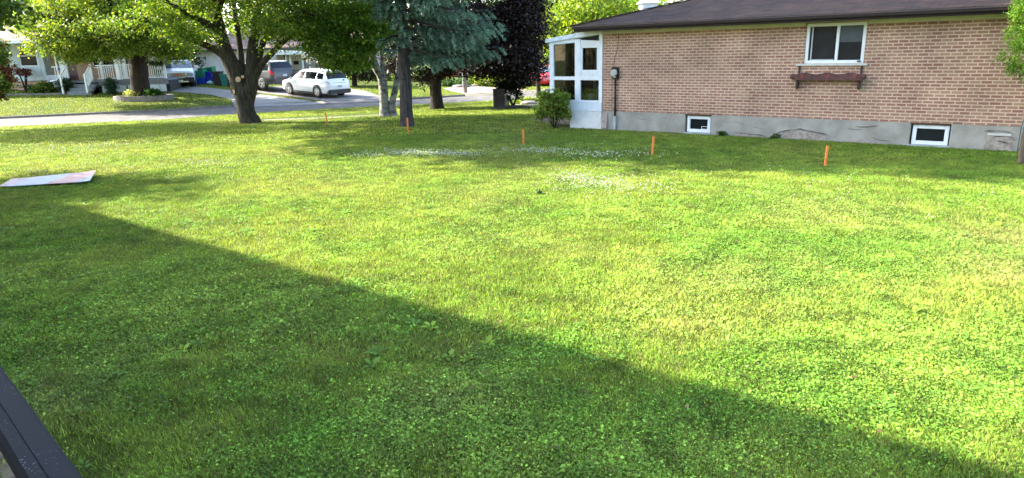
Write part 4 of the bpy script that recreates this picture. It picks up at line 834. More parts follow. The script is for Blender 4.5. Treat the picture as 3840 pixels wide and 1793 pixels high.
# ------------------------------------------------------------------ warped painted board on the grass
def warped():
    c = [np.array(G(0, 710)), np.array(G(339, 690)), np.array(G(365, 660)), np.array(G(50, 686))]
    c = [np.array([q[0], q[1], z]) for q, z in zip(c, (.04, .04, .10, .07))]
    o_ = (c[0] + c[2]) / 2; o_[2] = 0; n, m_ = 16, 6; V = []; 
    for i in range(n + 1):
        for j in range(m_ + 1):
            a, b = i / n, j / m_; p = (c[0] * (1 - a) + c[1] * a) * (1 - b) + (c[3] * (1 - a) + c[2] * a) * b
            p = p - o_; p[2] += .03 * (2 * a - 1) ** 4 + .02 * math.sin(3 * a) ; V.append(p)
    k = len(V); V += [p - np.array([0, 0, .012]) for p in V]
    Fq = [(i * (m_ + 1) + j, (i + 1) * (m_ + 1) + j, (i + 1) * (m_ + 1) + j + 1, i * (m_ + 1) + j + 1) for i in range(n) for j in range(m_)]
    mb = MB(); mb.add(V, Fq + [tuple(k + x for x in reversed(q)) for q in Fq])
    bd = [i * (m_ + 1) for i in range(n + 1)] + [n * (m_ + 1) + j for j in range(1, m_ + 1)] + [i * (m_ + 1) + m_ for i in range(n - 1, -1, -1)] + [j for j in range(m_ - 1, 0, -1)]
    mb.f += [(a, b, k + b, k + a) for a, b in zip(bd, bd[1:] + bd[:1])]; mb.smooth += [False] * len(bd)
    return mb, o_, c
wbm, wo_, wc_ = warped()
def board_mat():
    m, nt = new_mat("faded_banner"); L = nt.links
    out = N(nt, "ShaderNodeOutputMaterial"); b = N(nt, "ShaderNodeBsdfPrincipled"); L.new(b.outputs[0], out.inputs[0])
    tc = N(nt, "ShaderNodeTexCoord"); sp = N(nt, "ShaderNodeSeparateXYZ"); L.new(tc.outputs['Object'], sp.inputs[0])
    nz = N(nt, "ShaderNodeTexNoise"); nz.inputs['Scale'].default_value = 3; L.new(tc.outputs['Object'], nz.inputs['Vector'])
    ma = N(nt, "ShaderNodeMath", operation='MULTIPLY_ADD'); ma.inputs[1].default_value = .18; L.new(nz.outputs['Fac'], ma.inputs[0]); L.new(sp.outputs[0], ma.inputs[2])
    mr = N(nt, "ShaderNodeMapRange"); mr.inputs['From Min'].default_value = -.95; mr.inputs['From Max'].default_value = 1.15; L.new(ma.outputs[0], mr.inputs[0])
    rp = N(nt, "ShaderNodeValToRGB"); L.new(mr.outputs[0], rp.inputs[0]); cr = rp.color_ramp; cr.elements[0].position = 0; cr.elements[0].color = (.50, .33, .34, 1); cr.elements[1].position = 1; cr.elements[1].color = (.36, .45, .50, 1)
    for p_, c_ in ((.22, (.50, .36, .38)), (.30, (.43, .46, .54)), (.58, (.46, .51, .57)), (.62, (.56, .33, .31)), (.86, (.55, .32, .30)), (.89, (.36, .46, .52))):
        e_ = cr.elements.new(p_); e_.color = rgba(c_)
    L.new(rp.outputs[0], b.inputs['Base Color']); b.inputs['Roughness'].default_value = .45; return m
brd = thing("sign_panel", "faded red, white and blue warped panel lying flat on the lawn", "panel", wo_)
wbm.build("sheet", board_mat(), brd)
q = MB()
for (u_, v_) in ((.1, .85), (.04, .2), (.55, .1), (.93, .8), (.93, .3)):
    p = (wc_[0] * (1 - u_) + wc_[1] * u_) * (1 - v_) + (wc_[3] * (1 - u_) + wc_[2] * u_) * v_ - wo_; q.disc((p[0], p[1], p[2] + .03 * (2 * u_ - 1) ** 4 + .02 * math.sin(3 * u_) + .001), (0, 0, 1), 0, .016, .003, 8)
q.build("screw_hole", M_TRIM, brd)
# ------------------------------------------------------------------ deck railing in the corner
M_RAILB = None
def rail_mat():
    m, nt = new_mat("black_composite"); L = nt.links
    out = N(nt, "ShaderNodeOutputMaterial"); b = N(nt, "ShaderNodeBsdfPrincipled"); L.new(b.outputs[0], out.inputs[0])
    tc = N(nt, "ShaderNodeTexCoord"); vo = N(nt, "ShaderNodeTexVoronoi"); vo.inputs['Scale'].default_value = 150; L.new(tc.outputs['Object'], vo.inputs['Vector'])
    nz = N(nt, "ShaderNodeTexNoise"); nz.inputs['Scale'].default_value = 9; L.new(tc.outputs['Object'], nz.inputs['Vector'])
    r1 = N(nt, "ShaderNodeMapRange"); r1.inputs['From Min'].default_value = .40; r1.inputs['From Max'].default_value = .75; r1.inputs['To Min'].default_value = .02; r1.inputs['To Max'].default_value = .26; L.new(nz.outputs['Fac'], r1.inputs[0])
    lt = N(nt, "ShaderNodeMath", operation='LESS_THAN'); L.new(vo.outputs['Distance'], lt.inputs[0]); L.new(r1.outputs[0], lt.inputs[1])
    mp = N(nt, "ShaderNodeMapping"); mp.inputs['Scale'].default_value = (3, 160, 160); L.new(tc.outputs['Object'], mp.inputs[0])
    n2 = N(nt, "ShaderNodeTexNoise"); n2.inputs['Scale'].default_value = 1; L.new(mp.outputs[0], n2.inputs['Vector'])
    rp = N(nt, "ShaderNodeValToRGB"); L.new(n2.outputs['Fac'], rp.inputs[0]); rp.color_ramp.elements[0].color = (.0125, .0135, .0165, 1); rp.color_ramp.elements[1].color = (.017, .0185, .022, 1)
    mx = N(nt, "ShaderNodeMix", data_type='RGBA'); L.new(lt.outputs[0], mx.inputs[0]); L.new(rp.outputs[0], mx.inputs[6]); mx.inputs[7].default_value = (.10, .11, .13, 1)
    L.new(mx.outputs[2], b.inputs['Base Color']); b.inputs['Roughness'].default_value = .7; b.inputs['Specular IOR Level'].default_value = .15
    bp = N(nt, "ShaderNodeBump"); bp.inputs['Strength'].default_value = .1; bp.inputs['Distance'].default_value = .003; L.new(n2.outputs['Fac'], bp.inputs['Height']); L.new(bp.outputs[0], b.inputs['Normal'])
    return m
M_RAILB = rail_mat()
def ZP(px, py, z): v = ray(px, py); return CAM + v * (z - CAM[2]) / v[2]
ZR = 2.0
e0, e1 = ZP(0, 1352, ZR), ZP(335, 1800, ZR); l0, l1 = ZP(0, 1640, ZR), ZP(130, 1793, ZR)
dr = (e1 - e0)[:2]; dr /= np.linalg.norm(dr); nr = np.array([-dr[1], dr[0]])
wid = abs(np.dot((l0 - e0)[:2], nr)); sgn = np.sign(np.dot((l0 - e0)[:2], nr))
mid = (e0 + e1)[:2] / 2 + nr * sgn * wid / 2
dk = thing("deck_railing", "black speckled composite deck railing in the lower left corner", "railing", (mid[0], mid[1], ZR), math.atan2(dr[1], dr[0]))
hw_ = wid / 2 * .98; s_ = -sgn      # s_ = side of the lawn edge in local y
prof = [(-hw_, -.045), (-hw_, -.012), (-hw_ * .82, -.002), (-hw_ * .28, .0), (-hw_ * .24, -.0012), (-hw_ * .20, .0), (hw_ * .72, .0), (hw_ * .9, -.004), (hw_, -.014), (hw_, -.045)]
q = MB(); q.add([(x, y * s_, z) for x in (-2.6, 1.4) for y, z in prof], [(i, i + 1, 11 + i, 10 + i) for i in range(9)] + [(0, 10, 19, 9)], False); q.add([(x, y * s_, z) for x in (-2.6,) for y, z in prof], [tuple(range(10))]); q.add([(1.4, y * s_, z) for y, z in prof], [tuple(range(10))])
q.build("top_rail", M_RAILB, dk)
for x in (-2.5, 1.3): MB().box(x - .045, x + .045, -.045, .045, -1.15, -.046).build("post", M_RAILB, dk)
# ------------------------------------------------------------------ kerbside pole and stone pillar
P = G(1747, 349); pl_ = thing("utility_pole", "slim weathered grey pole at the kerb beside small red maple", "pole", P)
MB().tube([(0, 0, 0), (0, 0, 3), (0, 0, 7.5)], [.105, .095, .075], 12).build("shaft", mat("weathered_pole", (.20, .18, .16), rough=.9, var=.2, scale=4, stretch=(8, 8, .5), bump=.3), pl_)
MB().tube([(-.16, .02, .0), (-.16, .02, 3.2)], [.035, .035], 8).build("cable_guard", M_RAILW, pl_); MB().box(-.14, .14, -.12, .12, 5.8, 6.3).build("street_lamp_box", M_GREY, pl_)
P = G(1872, 405); pil = thing("stone_pillar", "low dark brown stone pillar left of the clipped dark hedge", "pillar", P, .1)
q = MB()
random.seed(3)
for r_ in range(5):
    z0 = r_ * .16; cuts = [-.25, random.uniform(-.1, .1), .25]
    for a, b in zip(cuts[:-1], cuts[1:]): q.box(a + .004, b - .004, -.25 + random.uniform(0, .02), .25, z0 + .003, z0 + .157)
q.build("stone_course", mat("dark_stone", (.055, .04, .032), rough=.9, var=.3, scale=6, bump=.5), pil, bevel=.008)
MB().box(-.27, .27, -.27, .27, .80, .85).build("cap", mat("dark_stone", (.055, .04, .032)), pil, bevel=.01)
P = G(1901, 397); ls = thing("pale_stone", "short upright pale grey carved stone between the pillar and dark hedge trunk", "stone", P)
q = MB(); q.box(-.11, .11, -.08, .08, 0, .5)
q.build("slab", mat("pale_granite", (.28, .28, .26), var=.3, scale=25, bump=.5), ls, bevel=.02)
P = G(1985, 392); bo = MB().ball((0, 0, .05), .28, (1.5, .8, .5), wob=.1).build("pale_boulder", mat("pale_rock", (.22, .20, .17), var=.2, bump=.5), None); bo.location = P; tag(bo, "low pale boulder on the verge behind the porch shrub", "boulder")
# ------------------------------------------------------------------ planter ring round the far maple
Pc = A(540, 372, 41.8); zc = float(h(Pc[0], 41.8)); plt = thing("planter_ring", "low round grey block planter around the big maple across the street", "planter", (Pc[0], 41.8, zc))
q = MB(); R0 = 1.75
for lv in range(2):
    for k in range(34):
        a0 = 2 * math.pi * (k + .5 * lv) / 34; a1 = a0 + 2 * math.pi / 34 * .94
        V = [(R_ * 1.0 * math.cos(a), R_ * .55 * math.sin(a), z) for z in (-.35 + lv * .30, -.06 + lv * .30) for a in (a0, a1) for R_ in (R0, R0 - .2)]
        q.add(V, [(0, 1, 3, 2), (4, 6, 7, 5), (0, 4, 5, 1), (2, 3, 7, 6), (0, 2, 6, 4), (1, 5, 7, 3)])
q.build("block_ring", mat("planter_block", (.20, .175, .16), rough=.9, var=.25, scale=3, bump=.4), plt)
q = MB(); q.add([((R0 - .15) * math.cos(2 * math.pi * k / 30), (R0 - .15) * .55 * math.sin(2 * math.pi * k / 30), .19) for k in range(30)], [tuple(range(30))]); q.build("soil", M_DIRT, plt)
# ------------------------------------------------------------------ person standing on the beige house porch
def build_person():
    x, z0 = ax(1147, 250, 59.6), .26
    o = thing("person", "person in grey-blue shirt standing on the porch behind the parked cars", "person", (x, 59.6, z0), rad(-60))
    nodes = {'pel': (0, 0, .95, .14), 'wai': (0, 0, 1.10, .125), 'che': (0, .01, 1.32, .15), 'nek': (0, .0, 1.48, .06), 'hed': (.01, .0, 1.56, .075), 'hd2': (.01, 0, 1.64, .095), 'top': (0, 0, 1.71, .06),
             'hl': (0, .09, .90, .10), 'kl': (.03, .10, .50, .065), 'al': (0, .10, .08, .045), 'tl': (.14, .11, .03, .035), 'hr': (0, -.09, .90, .10), 'kr': (.02, -.10, .50, .065), 'ar': (-.02, -.10, .08, .045), 'tr': (.12, -.11, .03, .035),
             'sl': (0, .17, 1.42, .065), 'el': (.02, .25, 1.14, .045), 'wl': (.16, .22, .98, .03), 'sr': (0, -.17, 1.42, .065), 'er': (.05, -.24, 1.14, .045), 'wr': (.22, -.16, 1.05, .03)}
    ed = [('pel', 'wai'), ('wai', 'che'), ('che', 'nek'), ('nek', 'hed'), ('hed', 'hd2'), ('hd2', 'top'), ('pel', 'hl'), ('hl', 'kl'), ('kl', 'al'), ('al', 'tl'), ('pel', 'hr'), ('hr', 'kr'), ('kr', 'ar'), ('ar', 'tr'), ('che', 'sl'), ('sl', 'el'), ('el', 'wl'), ('che', 'sr'), ('sr', 'er'), ('er', 'wr')]
    for sfx, w in (('l', (.16, .22, .98)), ('r', (.22, -.16, 1.05))):
        for i, (dy, ln) in enumerate(((-.03, .085), (-.01, .10), (.01, .095), (.03, .075))):
            nodes[f'f{sfx}{i}'] = (w[0] + .07, w[1] + dy, w[2] - .03, .010); nodes[f'g{sfx}{i}'] = (w[0] + .07 + ln * .5, w[1] + dy * 1.2, w[2] - .05 - ln * .5, .008); ed += [('w' + sfx, f'f{sfx}{i}'), (f'f{sfx}{i}', f'g{sfx}{i}')]
        nodes[f't{sfx}x'] = (w[0] + .03, w[1] - .05, w[2] - .02, .011); nodes[f't{sfx}y'] = (w[0] + .07, w[1] - .075, w[2] - .04, .009); ed += [('w' + sfx, f't{sfx}x'), (f't{sfx}x', f't{sfx}y')]
    ks = list(nodes)
    def skinned(name, keys, edges, m, grow=1.0, root=None, add=0.0):
        bm = bmesh.new(); sk = bm.verts.layers.skin.verify(); vv = {}
        for k in keys:
            v = bm.verts.new(nodes[k][:3]); v[sk].radius = (nodes[k][3] * grow + add,) * 2; v[sk].use_root = (k == root); vv[k] = v
        for a, b in edges: bm.edges.new((vv[a], vv[b]))
        me = bpy.data.meshes.new(name); bm.to_mesh(me); bm.free(); me.materials.append(m)
        q = bpy.data.objects.new(name, me); COL.objects.link(q); q.parent = o; q.modifiers.new("skin", 'SKIN').use_smooth_shade = True; sb = q.modifiers.new("sub", 'SUBSURF'); sb.levels = 1; sb.render_levels = 1
        return q
    skinned("body", ks, ed, mat("skin_tone", (.45, .24, .17), rough=.6), root='pel')
    up = ['wai', 'che', 'sl', 'sr', 'el', 'er', 'nek']; nodes2 = dict(nodes)
    nodes['nek'] = (0, 0, 1.44, .07); skinned("shirt", up, [('wai', 'che'), ('che', 'nek'), ('che', 'sl'), ('che', 'sr'), ('sl', 'el'), ('sr', 'er')], mat("shirt_cloth", (.20, .22, .34), rough=.9), root='wai', add=.02); nodes['nek'] = nodes2['nek']
    lo = ['pel', 'hl', 'hr', 'kl', 'kr', 'al', 'ar']; skinned("trousers", lo, [('pel', 'hl'), ('pel', 'hr'), ('hl', 'kl'), ('hr', 'kr'), ('kl', 'al'), ('kr', 'ar')], mat("trouser_cloth", (.06, .07, .09), rough=.9), root='pel', add=.018)
    MB().ball((-.02, 0, 1.69), .105, (1, .95, .8), wob=.04).build("hair", mat("hair", (.12, .05, .025), rough=.8), o)
    MB().ball((.105, .035, 1.65), .012).ball((.105, -.035, 1.65), .012).ball((.115, 0, 1.62), .018, (1, .7, 1.4)).build("face", M_DARK, o)
build_person()
# ------------------------------------------------------------------ trees and shrubs
def bark_mat(name, c1, c2, st=(9, 9, 1.6), bump=.9):
    return mat(name, c1, rough=.95, col2=c2, scale=1.6, stretch=st, bump=bump, bscale=5, spec=.15, detail=9)
M_BARK = bark_mat("maple_bark", (.066, .054, .036), (.024, .020, .014))
M_BARKS = bark_mat("spruce_bark", (.085, .072, .066), (.036, .031, .029))
M_BARKD = bark_mat("dark_bark", (.05, .038, .03), (.022, .018, .015))
def birch_mat():
    m, nt = new_mat("birch_bark"); L = nt.links
    out = N(nt, "ShaderNodeOutputMaterial"); b = N(nt, "ShaderNodeBsdfPrincipled"); L.new(b.outputs[0], out.inputs[0])
    tc = N(nt, "ShaderNodeTexCoord"); mp = N(nt, "ShaderNodeMapping"); mp.inputs['Scale'].default_value = (3.5, 3.5, 6); L.new(tc.outputs['Object'], mp.inputs[0])
    nz = N(nt, "ShaderNodeTexNoise"); nz.inputs['Scale'].default_value = 1.3; nz.inputs['Detail'].default_value = 6; L.new(mp.outputs[0], nz.inputs['Vector'])
    rp = N(nt, "ShaderNodeValToRGB"); L.new(nz.outputs['Fac'], rp.inputs[0]); rp.color_ramp.elements[0].position = .36; rp.color_ramp.elements[0].color = (.035, .03, .025, 1); rp.color_ramp.elements[1].position = .55; rp.color_ramp.elements[1].color = (.22, .205, .165, 1)
    L.new(rp.outputs[0], b.inputs['Base Color']); b.inputs['Roughness'].default_value = .8; return m
M_BIRCH = birch_mat()
M_LDEC = leaf_mat("deciduous_leaf", trans=.48, tint=(1.4, 1.25, .5))
M_LPUR = leaf_mat("purple_leaf", trans=.15, tint=(1.3, .8, .8))
M_LNEE = leaf_mat("needle", trans=.10, tint=(1, 1, .9), rough=.6)
def limb(mb, pts, Yt=None, n=10, wob=.05, yoff=None):
    P = []; R_ = []
    for i, q in enumerate(pts):
        if Yt is not None:
            w = A(q[0], q[1], Yt + (q[3] if len(q) > 3 else 0)); P.append(w); R_.append(q[2])
        else: P.append(np.array(q[:3])); R_.append(q[3])
    # densify with a smooth curve
    P = np.array(P); d = np.arange(len(P)); t = np.linspace(0, len(P) - 1, (len(P) - 1) * 4 + 1); out = []
    for u in t:
        i = min(int(u), len(P) - 2); f_ = u - i; p0, p1, p2, p3 = P[max(i - 1, 0)], P[i], P[i + 1], P[min(i + 2, len(P) - 1)]
        out.append(.5 * ((2 * p1) + (-p0 + p2) * f_ + (2 * p0 - 5 * p1 + 4 * p2 - p3) * f_ ** 2 + (-p0 + 3 * p1 - 3 * p2 + p3) * f_ ** 3))
    rr_ = np.interp(t, d, R_); mb.tube(out, list(rr_), n, True, wob); return np.array(out)
def clumps(blobs, jitter=.45):
    out = []
    for (x, y, z, rx, ry, rz, n) in blobs:
        v = nrm(rng.normal(size=(n, 3))); r = rng.random(n)[:, None] ** .45; out.append(np.array([x, y, z]) + v * r * np.array([rx, ry, rz]))
    return np.concatenate(out)
def crown(parent, CC, per, rc, size, base, m=None, alt=None, altp=.15, flat=.5, up=.5, v=.3, name="crown", droop=.3, aspect=.75, off=None):
    n = len(CC); k = np.repeat(np.arange(n), per); C = CC[k] + rng.normal(size=(n * per, 3)) * np.array([rc, rc, rc * flat])
    C[:, 2] -= droop * np.linalg.norm((C - CC[k])[:, :2], axis=1) * .6
    V, Fi = leaves(C, rng.uniform(.65, 1.25, len(C)) * size, up=up, aspect=aspect)
    tone = rng.uniform(.75, 1.25, n)[k][:, None]; c = vcol(base, len(C), v, alt=alt, altp=altp) * tone
    return np_mesh(name, V, Fi, m or M_LDEC, parent, np.repeat(c, 4, 0), off=off if off is not None else parent.location)
def twigs(parent, skel, CC, m, r0=.03, frac=1.0, name="branches", off=None, n=4):
    mb = MB()
    S = skel
    for c in CC:
        if random.random() > frac: continue
        d = np.linalg.norm(S - c, axis=1) + np.maximum(0, S[:, 2] - c[2]) * .6; i = int(np.argmin(d)); a = S[i]
        if d[i] > 5.5: continue
        m1 = a + (c - a) * .4 + np.array([random.uniform(-.15, .15), random.uniform(-.15, .15), .12 * d[i]]); mb.tube([a, m1, a + (c - a) * .75 + np.array([0, 0, .06 * d[i]]), c], [r0, r0 * .7, r0 * .45, r0 * .2], n, False)
    if mb.v: return mb.build(name, m, parent, world=True)
MAP1 = (.115, .20, .022); YEL = (.26, .33, .035)
# ---- T1: big forked maple by the sidewalk
base = G(935, 462); T1 = thing("maple_tree", "large forked maple with three main stems and sawn limb scars beside the lawn", "tree", base)
mb = MB(); sk = []; Y1 = base[1]
sk.append(limb(mb, [(942, 472, .50), (937, 456, .41), (927, 430, .350), (920, 395, .335), (915, 352, .40), (912, 325, .34)], Y1, 16, .05))
sk.append(limb(mb, [(918, 395, .12), (913, 360, .33), (898, 310, .34), (874, 255, .31), (847, 197, .285), (824, 125, .25), (806, 50, .22), (786, -30, .20, -.5), (745, -160, .14, -2), (700, -300, .08, -3)], Y1, 14))
sk.append(limb(mb, [(922, 405, .10), (928, 372, .27), (938, 325, .30), (941, 295, .28), (944, 235, .23), (950, 160, .19), (960, 80, .15), (975, -20, .12, .4), (1000, -200, .07, -.6)], Y1, 14))
sk.append(limb(mb, [(916, 350, .08, .15), (913, 315, .19, .2), (909, 265, .14, .3), (902, 200, .12, .3), (893, 130, .11, .5), (880, 40, .09, .8), (870, -60, .06, 1)], Y1, 9))
sk.append(limb(mb, [(940, 290, .2, .1), (966, 225, .15, .2), (984, 170, .12, .3), (1000, 110, .09, .4), (1030, 30, .06, .6)], Y1, 9))
sk.append(limb(mb, [(940, 325, .08), (952, 290, .18), (984, 238, .13, -.1), (1020, 200, .11, -.2), (1055, 165, .09, -.3), (1100, 130, .06, -.4), (1160, 100, .04, -.6)], Y1, 9))
sk.append(limb(mb, [(852, 215, .2), (812, 189, .15, -.1), (760, 165, .12, -.3), (700, 140, .10, -.6), (640, 113, .07, -1), (560, 85, .05, -1.2)], Y1, 9))
sk.append(limb(mb, [(824, 125, .16), (780, 90, .12, -.5), (720, 60, .09, -1.2), (650, 20, .06, -2)], Y1, 7))
sk.append(limb(mb, [(812, 60, .15), (830, 0, .12, -1.2), (850, -60, .1, -2.5), (860, -150, .07, -4)], Y1, 7))
mb.build("trunk", M_BARK, T1, world=True)
M_CUT = mat("fresh_cut_wood", (.48, .30, .17), rough=.8, var=.15, scale=8)
for px_, py_, r_, nx in ((893, 298, .105, (-.1, -1, .3)), (910, 288, .06, (.6, -1, .2)), (875, 344, .085, (-1, -.5, .1))):
    c_ = A(px_, py_, Y1 - .34) - base; q = MB(); q.tube([c_ + np.array([0, .25, -.02]), c_], [r_ * 1.25, r_ * 1.02], 12); st_b = q.build("limb_stub", M_BARK, T1); q = MB(); q.disc(c_ + np.array([0, -.004, 0]), (nx[0] * .3, -1, nx[2] * .3), 0, r_, .006, 16); q.build("saw_cut", M_CUT, st_b)
bl = []
def pb_(px, py, Yt, rx, rz, n, ry=None, dy=0): w = A(px, py, Yt + dy); return (w[0], w[1], w[2], rx, ry or rx, rz, n)
lowb_ = [pb_(690, 30, Y1, 1.3, .9, 20, dy=-1.2), pb_(640, 90, Y1, 1.1, .8, 13, dy=-1.2), pb_(735, 125, Y1, .7, .4, 5, dy=-.8), pb_(1000, 40, Y1, 1.1, 1.0, 19, dy=-.8), pb_(1080, 110, Y1, 1.1, .75, 15, dy=-.8), pb_(900, -10, Y1, 1.2, .35, 8, dy=1.2), pb_(900, 70, Y1, 1.0, .6, 9, dy=1.6), pb_(1030, 120, Y1, .7, .5, 8, dy=.3), pb_(560, 60, Y1, 1.3, 1.0, 14, dy=-1.4)]
CL = clumps(lowb_)
crown(T1, CL, 120, .30, .105, MAP1, alt=YEL, altp=.16)
twigs(T1, np.concatenate(sk), CL, M_BARK, .028)
b0 = np.array([base[0], base[1], 0])
hi = clumps([(b0[0] - .5, b0[1] - 3.2, 9.5, 6.0, 5.8, 4.2, 250), (b0[0] - .2, b0[1] - 3.8, 14, 5.5, 5.6, 4.0, 210), (b0[0] + 2.5, b0[1] - 4.5, 11.5, 4.5, 4.2, 4, 120)])
hi = hi[hi[:, 2] > 5.6]
crown(T1, hi, 60, .62, .42, MAP1, name="upper_crown")
# ---- T0: maple in the planter across the street
w = A(527, 356, 41.9); base = np.array([w[0], 41.9, float(h(w[0], 41.9)) + .15]); T0 = thing("maple_tree", "thick trunked maple growing from the round planter before the porch house", "tree", base)
mb = MB(); sk = [limb(mb, [(530, 362, .60), (528, 345, .53), (524, 300, .50), (521, 250, .50), (520, 205, .46), (522, 150, .34), (525, 60, .26), (530, -60, .18)], 41.9, 14)]
for pts in ([(518, 210, .30), (470, 165, .20, -1), (400, 130, .14, -2), (300, 110, .09, -3), (200, 100, .05, -3)], [(524, 205, .30), (575, 150, .2, -1), (640, 110, .14, -1.5), (710, 90, .08, -2)], [(522, 195, .26), (480, 110, .18, -1.5), (430, 40, .12, -3), (390, -40, .08, -4)], [(524, 200, .24), (560, 100, .17, 1), (600, 20, .12, 2), (640, -60, .08, 3)], [(520, 190, .2), (440, 150, .13, 1.5), (340, 120, .09, 3), (240, 80, .05, 4)]):
    sk.append(limb(mb, pts, 41.9, 8))
mb.build("trunk", M_BARKD, T0, world=True)
t0b = [pb_(300, 120, 41.9, 2.3, 1.5, 60, dy=-2.5), pb_(180, 90, 41.9, 1.7, 1.1, 34, dy=-2), pb_(420, 110, 41.9, 2.2, 1.5, 60, dy=-3), pb_(520, 90, 41.9, 2.4, 1.4, 55, dy=-3), pb_(640, 110, 41.9, 1.9, 1.5, 50, dy=-2), pb_(330, 190, 41.9, 1.0, .55, 14, dy=-3), pb_(640, 195, 41.9, 1.0, .5, 15, dy=-1), pb_(450, 185, 41.9, 1.2, .45, 13, dy=-2.5), pb_(270, 190, 41.9, .55, .7, 9, dy=-3), pb_(110, 60, 41.9, 1.3, .6, 12, dy=-1.5), pb_(400, 20, 41.9, 4.5, 1.5, 110, dy=-.5), pb_(30, 60, 41.9, 1.1, .35, 7, dy=-1), pb_(600, 30, 41.9, 3, 1.5, 70, dy=1), pb_(120, 185, 41.9, .3, .15, 2, dy=-3), pb_(60, 150, 41.9, .01, .01, 1, dy=-30) if False else pb_(210, 160, 41.9, .9, .6, 12, dy=-3)]
CL = clumps(t0b); CL = CL[CL[:, 2] < 9]
crown(T0, CL, 125, .30, .135, (.145, .235, .032), alt=(.30, .36, .055), altp=.22)
twigs(T0, np.concatenate(sk), CL, M_BARKD, .04, .8)
hi = clumps([(base[0] + .3, base[1], 9.0, 5.8, 5.4, 4.0, 190)]); crown(T0, hi[hi[:, 2] > 6.2], 30, .7, .4, MAP1, name="upper_crown")
# ---- T3: clump of birches
base = G(1455, 437); T3 = thing("birch_tree", "multi stemmed birch with peeling white bark left of the spruce trunk", "tree", base); Yb = base[1]
mb = MB()
sk = [limb(mb, [(1448, 443, .34), (1444, 425, .24), (1441, 390, .195), (1438, 340, .185), (1430, 290, .175), (1408, 250, .165), (1396, 205, .14), (1384, 165, .13), (1372, 110, .11), (1350, 20, .09), (1330, -80, .06)], Yb, 12),
      limb(mb, [(1440, 335, .16), (1436, 285, .12, .1), (1432, 225, .085, .2), (1427, 150, .08, .3), (1420, 60, .07, .5), (1415, -60, .05, .6)], Yb, 10),
      limb(mb, [(1478, 443, .22), (1474, 425, .16), (1470, 390, .14), (1480, 345, .13), (1488, 300, .12), (1494, 255, .11), (1498, 190, .10), (1494, 100, .085), (1490, -40, .06)], Yb, 10),
      limb(mb, [(1398, 210, .09), (1360, 180, .06, -.5), (1310, 160, .045, -1), (1250, 150, .03, -1.3)], Yb, 6), limb(mb, [(1378, 130, .08), (1320, 90, .06, -.6), (1240, 60, .045, -1), (1160, 50, .03, -1.4)], Yb, 6)]
mb.build("trunk", M_BIRCH, T3, world=True)
t3b = [pb_(1230, 60, Yb, 1.7, 1.1, 48, dy=-1), pb_(1330, 110, Yb, 1.35, 1.0, 40, dy=-1.2), pb_(1180, 130, Yb, 1.2, .7, 26, dy=-1), pb_(1290, 190, Yb, 1.2, .6, 26, dy=-1), pb_(1400, 50, Yb, 1.1, .9, 26, dy=-1.2), pb_(1420, 130, Yb, .6, .5, 9, dy=-1), pb_(1350, 235, Yb, .5, .28, 7, dy=-1), pb_(1270, 235, Yb, .35, .25, 5, dy=-1), pb_(1120, 60, Yb, .9, .6, 13, dy=-.6), pb_(1300, 0, Yb, 2.2, .8, 40, dy=-.5)]
CL = clumps(t3b); crown(T3, CL, 90, .26, .115, (.085, .17, .02), alt=(.18, .28, .03), altp=.2); twigs(T3, np.concatenate(sk), CL, M_BARKD, .018, .8)
hi = clumps([(base[0] - 1.2, base[1] + .6, 8.0, 2.6, 2.4, 2.8, 80)]); crown(T3, hi[hi[:, 2] > 5.6], 30, .5, .3, (.05, .12, .018), name="upper_crown")
# ---- T4: blue spruce
base = G(1526, 474); T4 = thing("spruce_tree", "tall blue spruce with straight grey trunk and drooping blue green boughs", "tree", base); Ys = base[1]
mb = MB(); skS = limb(mb, [(1527, 484, .31), (1526, 468, .265), (1525, 440, .235), (1523, 400, .222), (1521, 330, .212), (1517, 250, .20), (1512, 160, .19), (1508, 60, .18), (1504, -60, .165), (1500, -300, .13)], Ys, 14, .03)
tp = skS[-1]; limb(mb, [(*tp, .13), (tp[0], tp[1], 13, .08), (tp[0], tp[1], 17.0, .02)], None, 8, 0)
mb.build("trunk", M_BARKS, T4, world=True)
for _ in range(26):
    stm = MB()
    z_ = random.uniform(.5, 3.6); an = random.uniform(0, 2 * math.pi); r_ = .22; c_ = (base[0] + math.cos(an) * r_ * .95 - .05 * z_ * .3, base[1] + math.sin(an) * r_ * .95, z_); stm.ball(c_, .03, (1, 1, .8), 6, 5); stm.build("knot", M_BARKD, T4, world=True)
NV, NC = [], []; brm = MB()
def needles(p0, p1, k, ln, wd, col):
    """tufts around a twig from p0 to p1"""
    t = rng.random(k)[:, None]; d = (p1 - p0); d = d / (np.linalg.norm(d) + 1e-6); C = p0 + (p1 - p0) * t
    a = rng.normal(size=(k, 3)); a = nrm(a - d * (a @ d)[:, None]); dirn = nrm(a * .9 + d * .75); s = nrm(np.cross(dirn, rng.normal(size=(k, 3)))) * wd
    tip = C + dirn * ln * rng.uniform(.6, 1.1, (k, 1)); q = np.stack([C - s * .5, C + s * .5, tip + s * .35, tip - s * .35], 1); NV.append(q.reshape(-1, 3))
    NC.append(np.repeat(vcol(col, k, .3) * rng.uniform(.8, 1.2), 4, 0))
random.seed(11); zz = 2.7
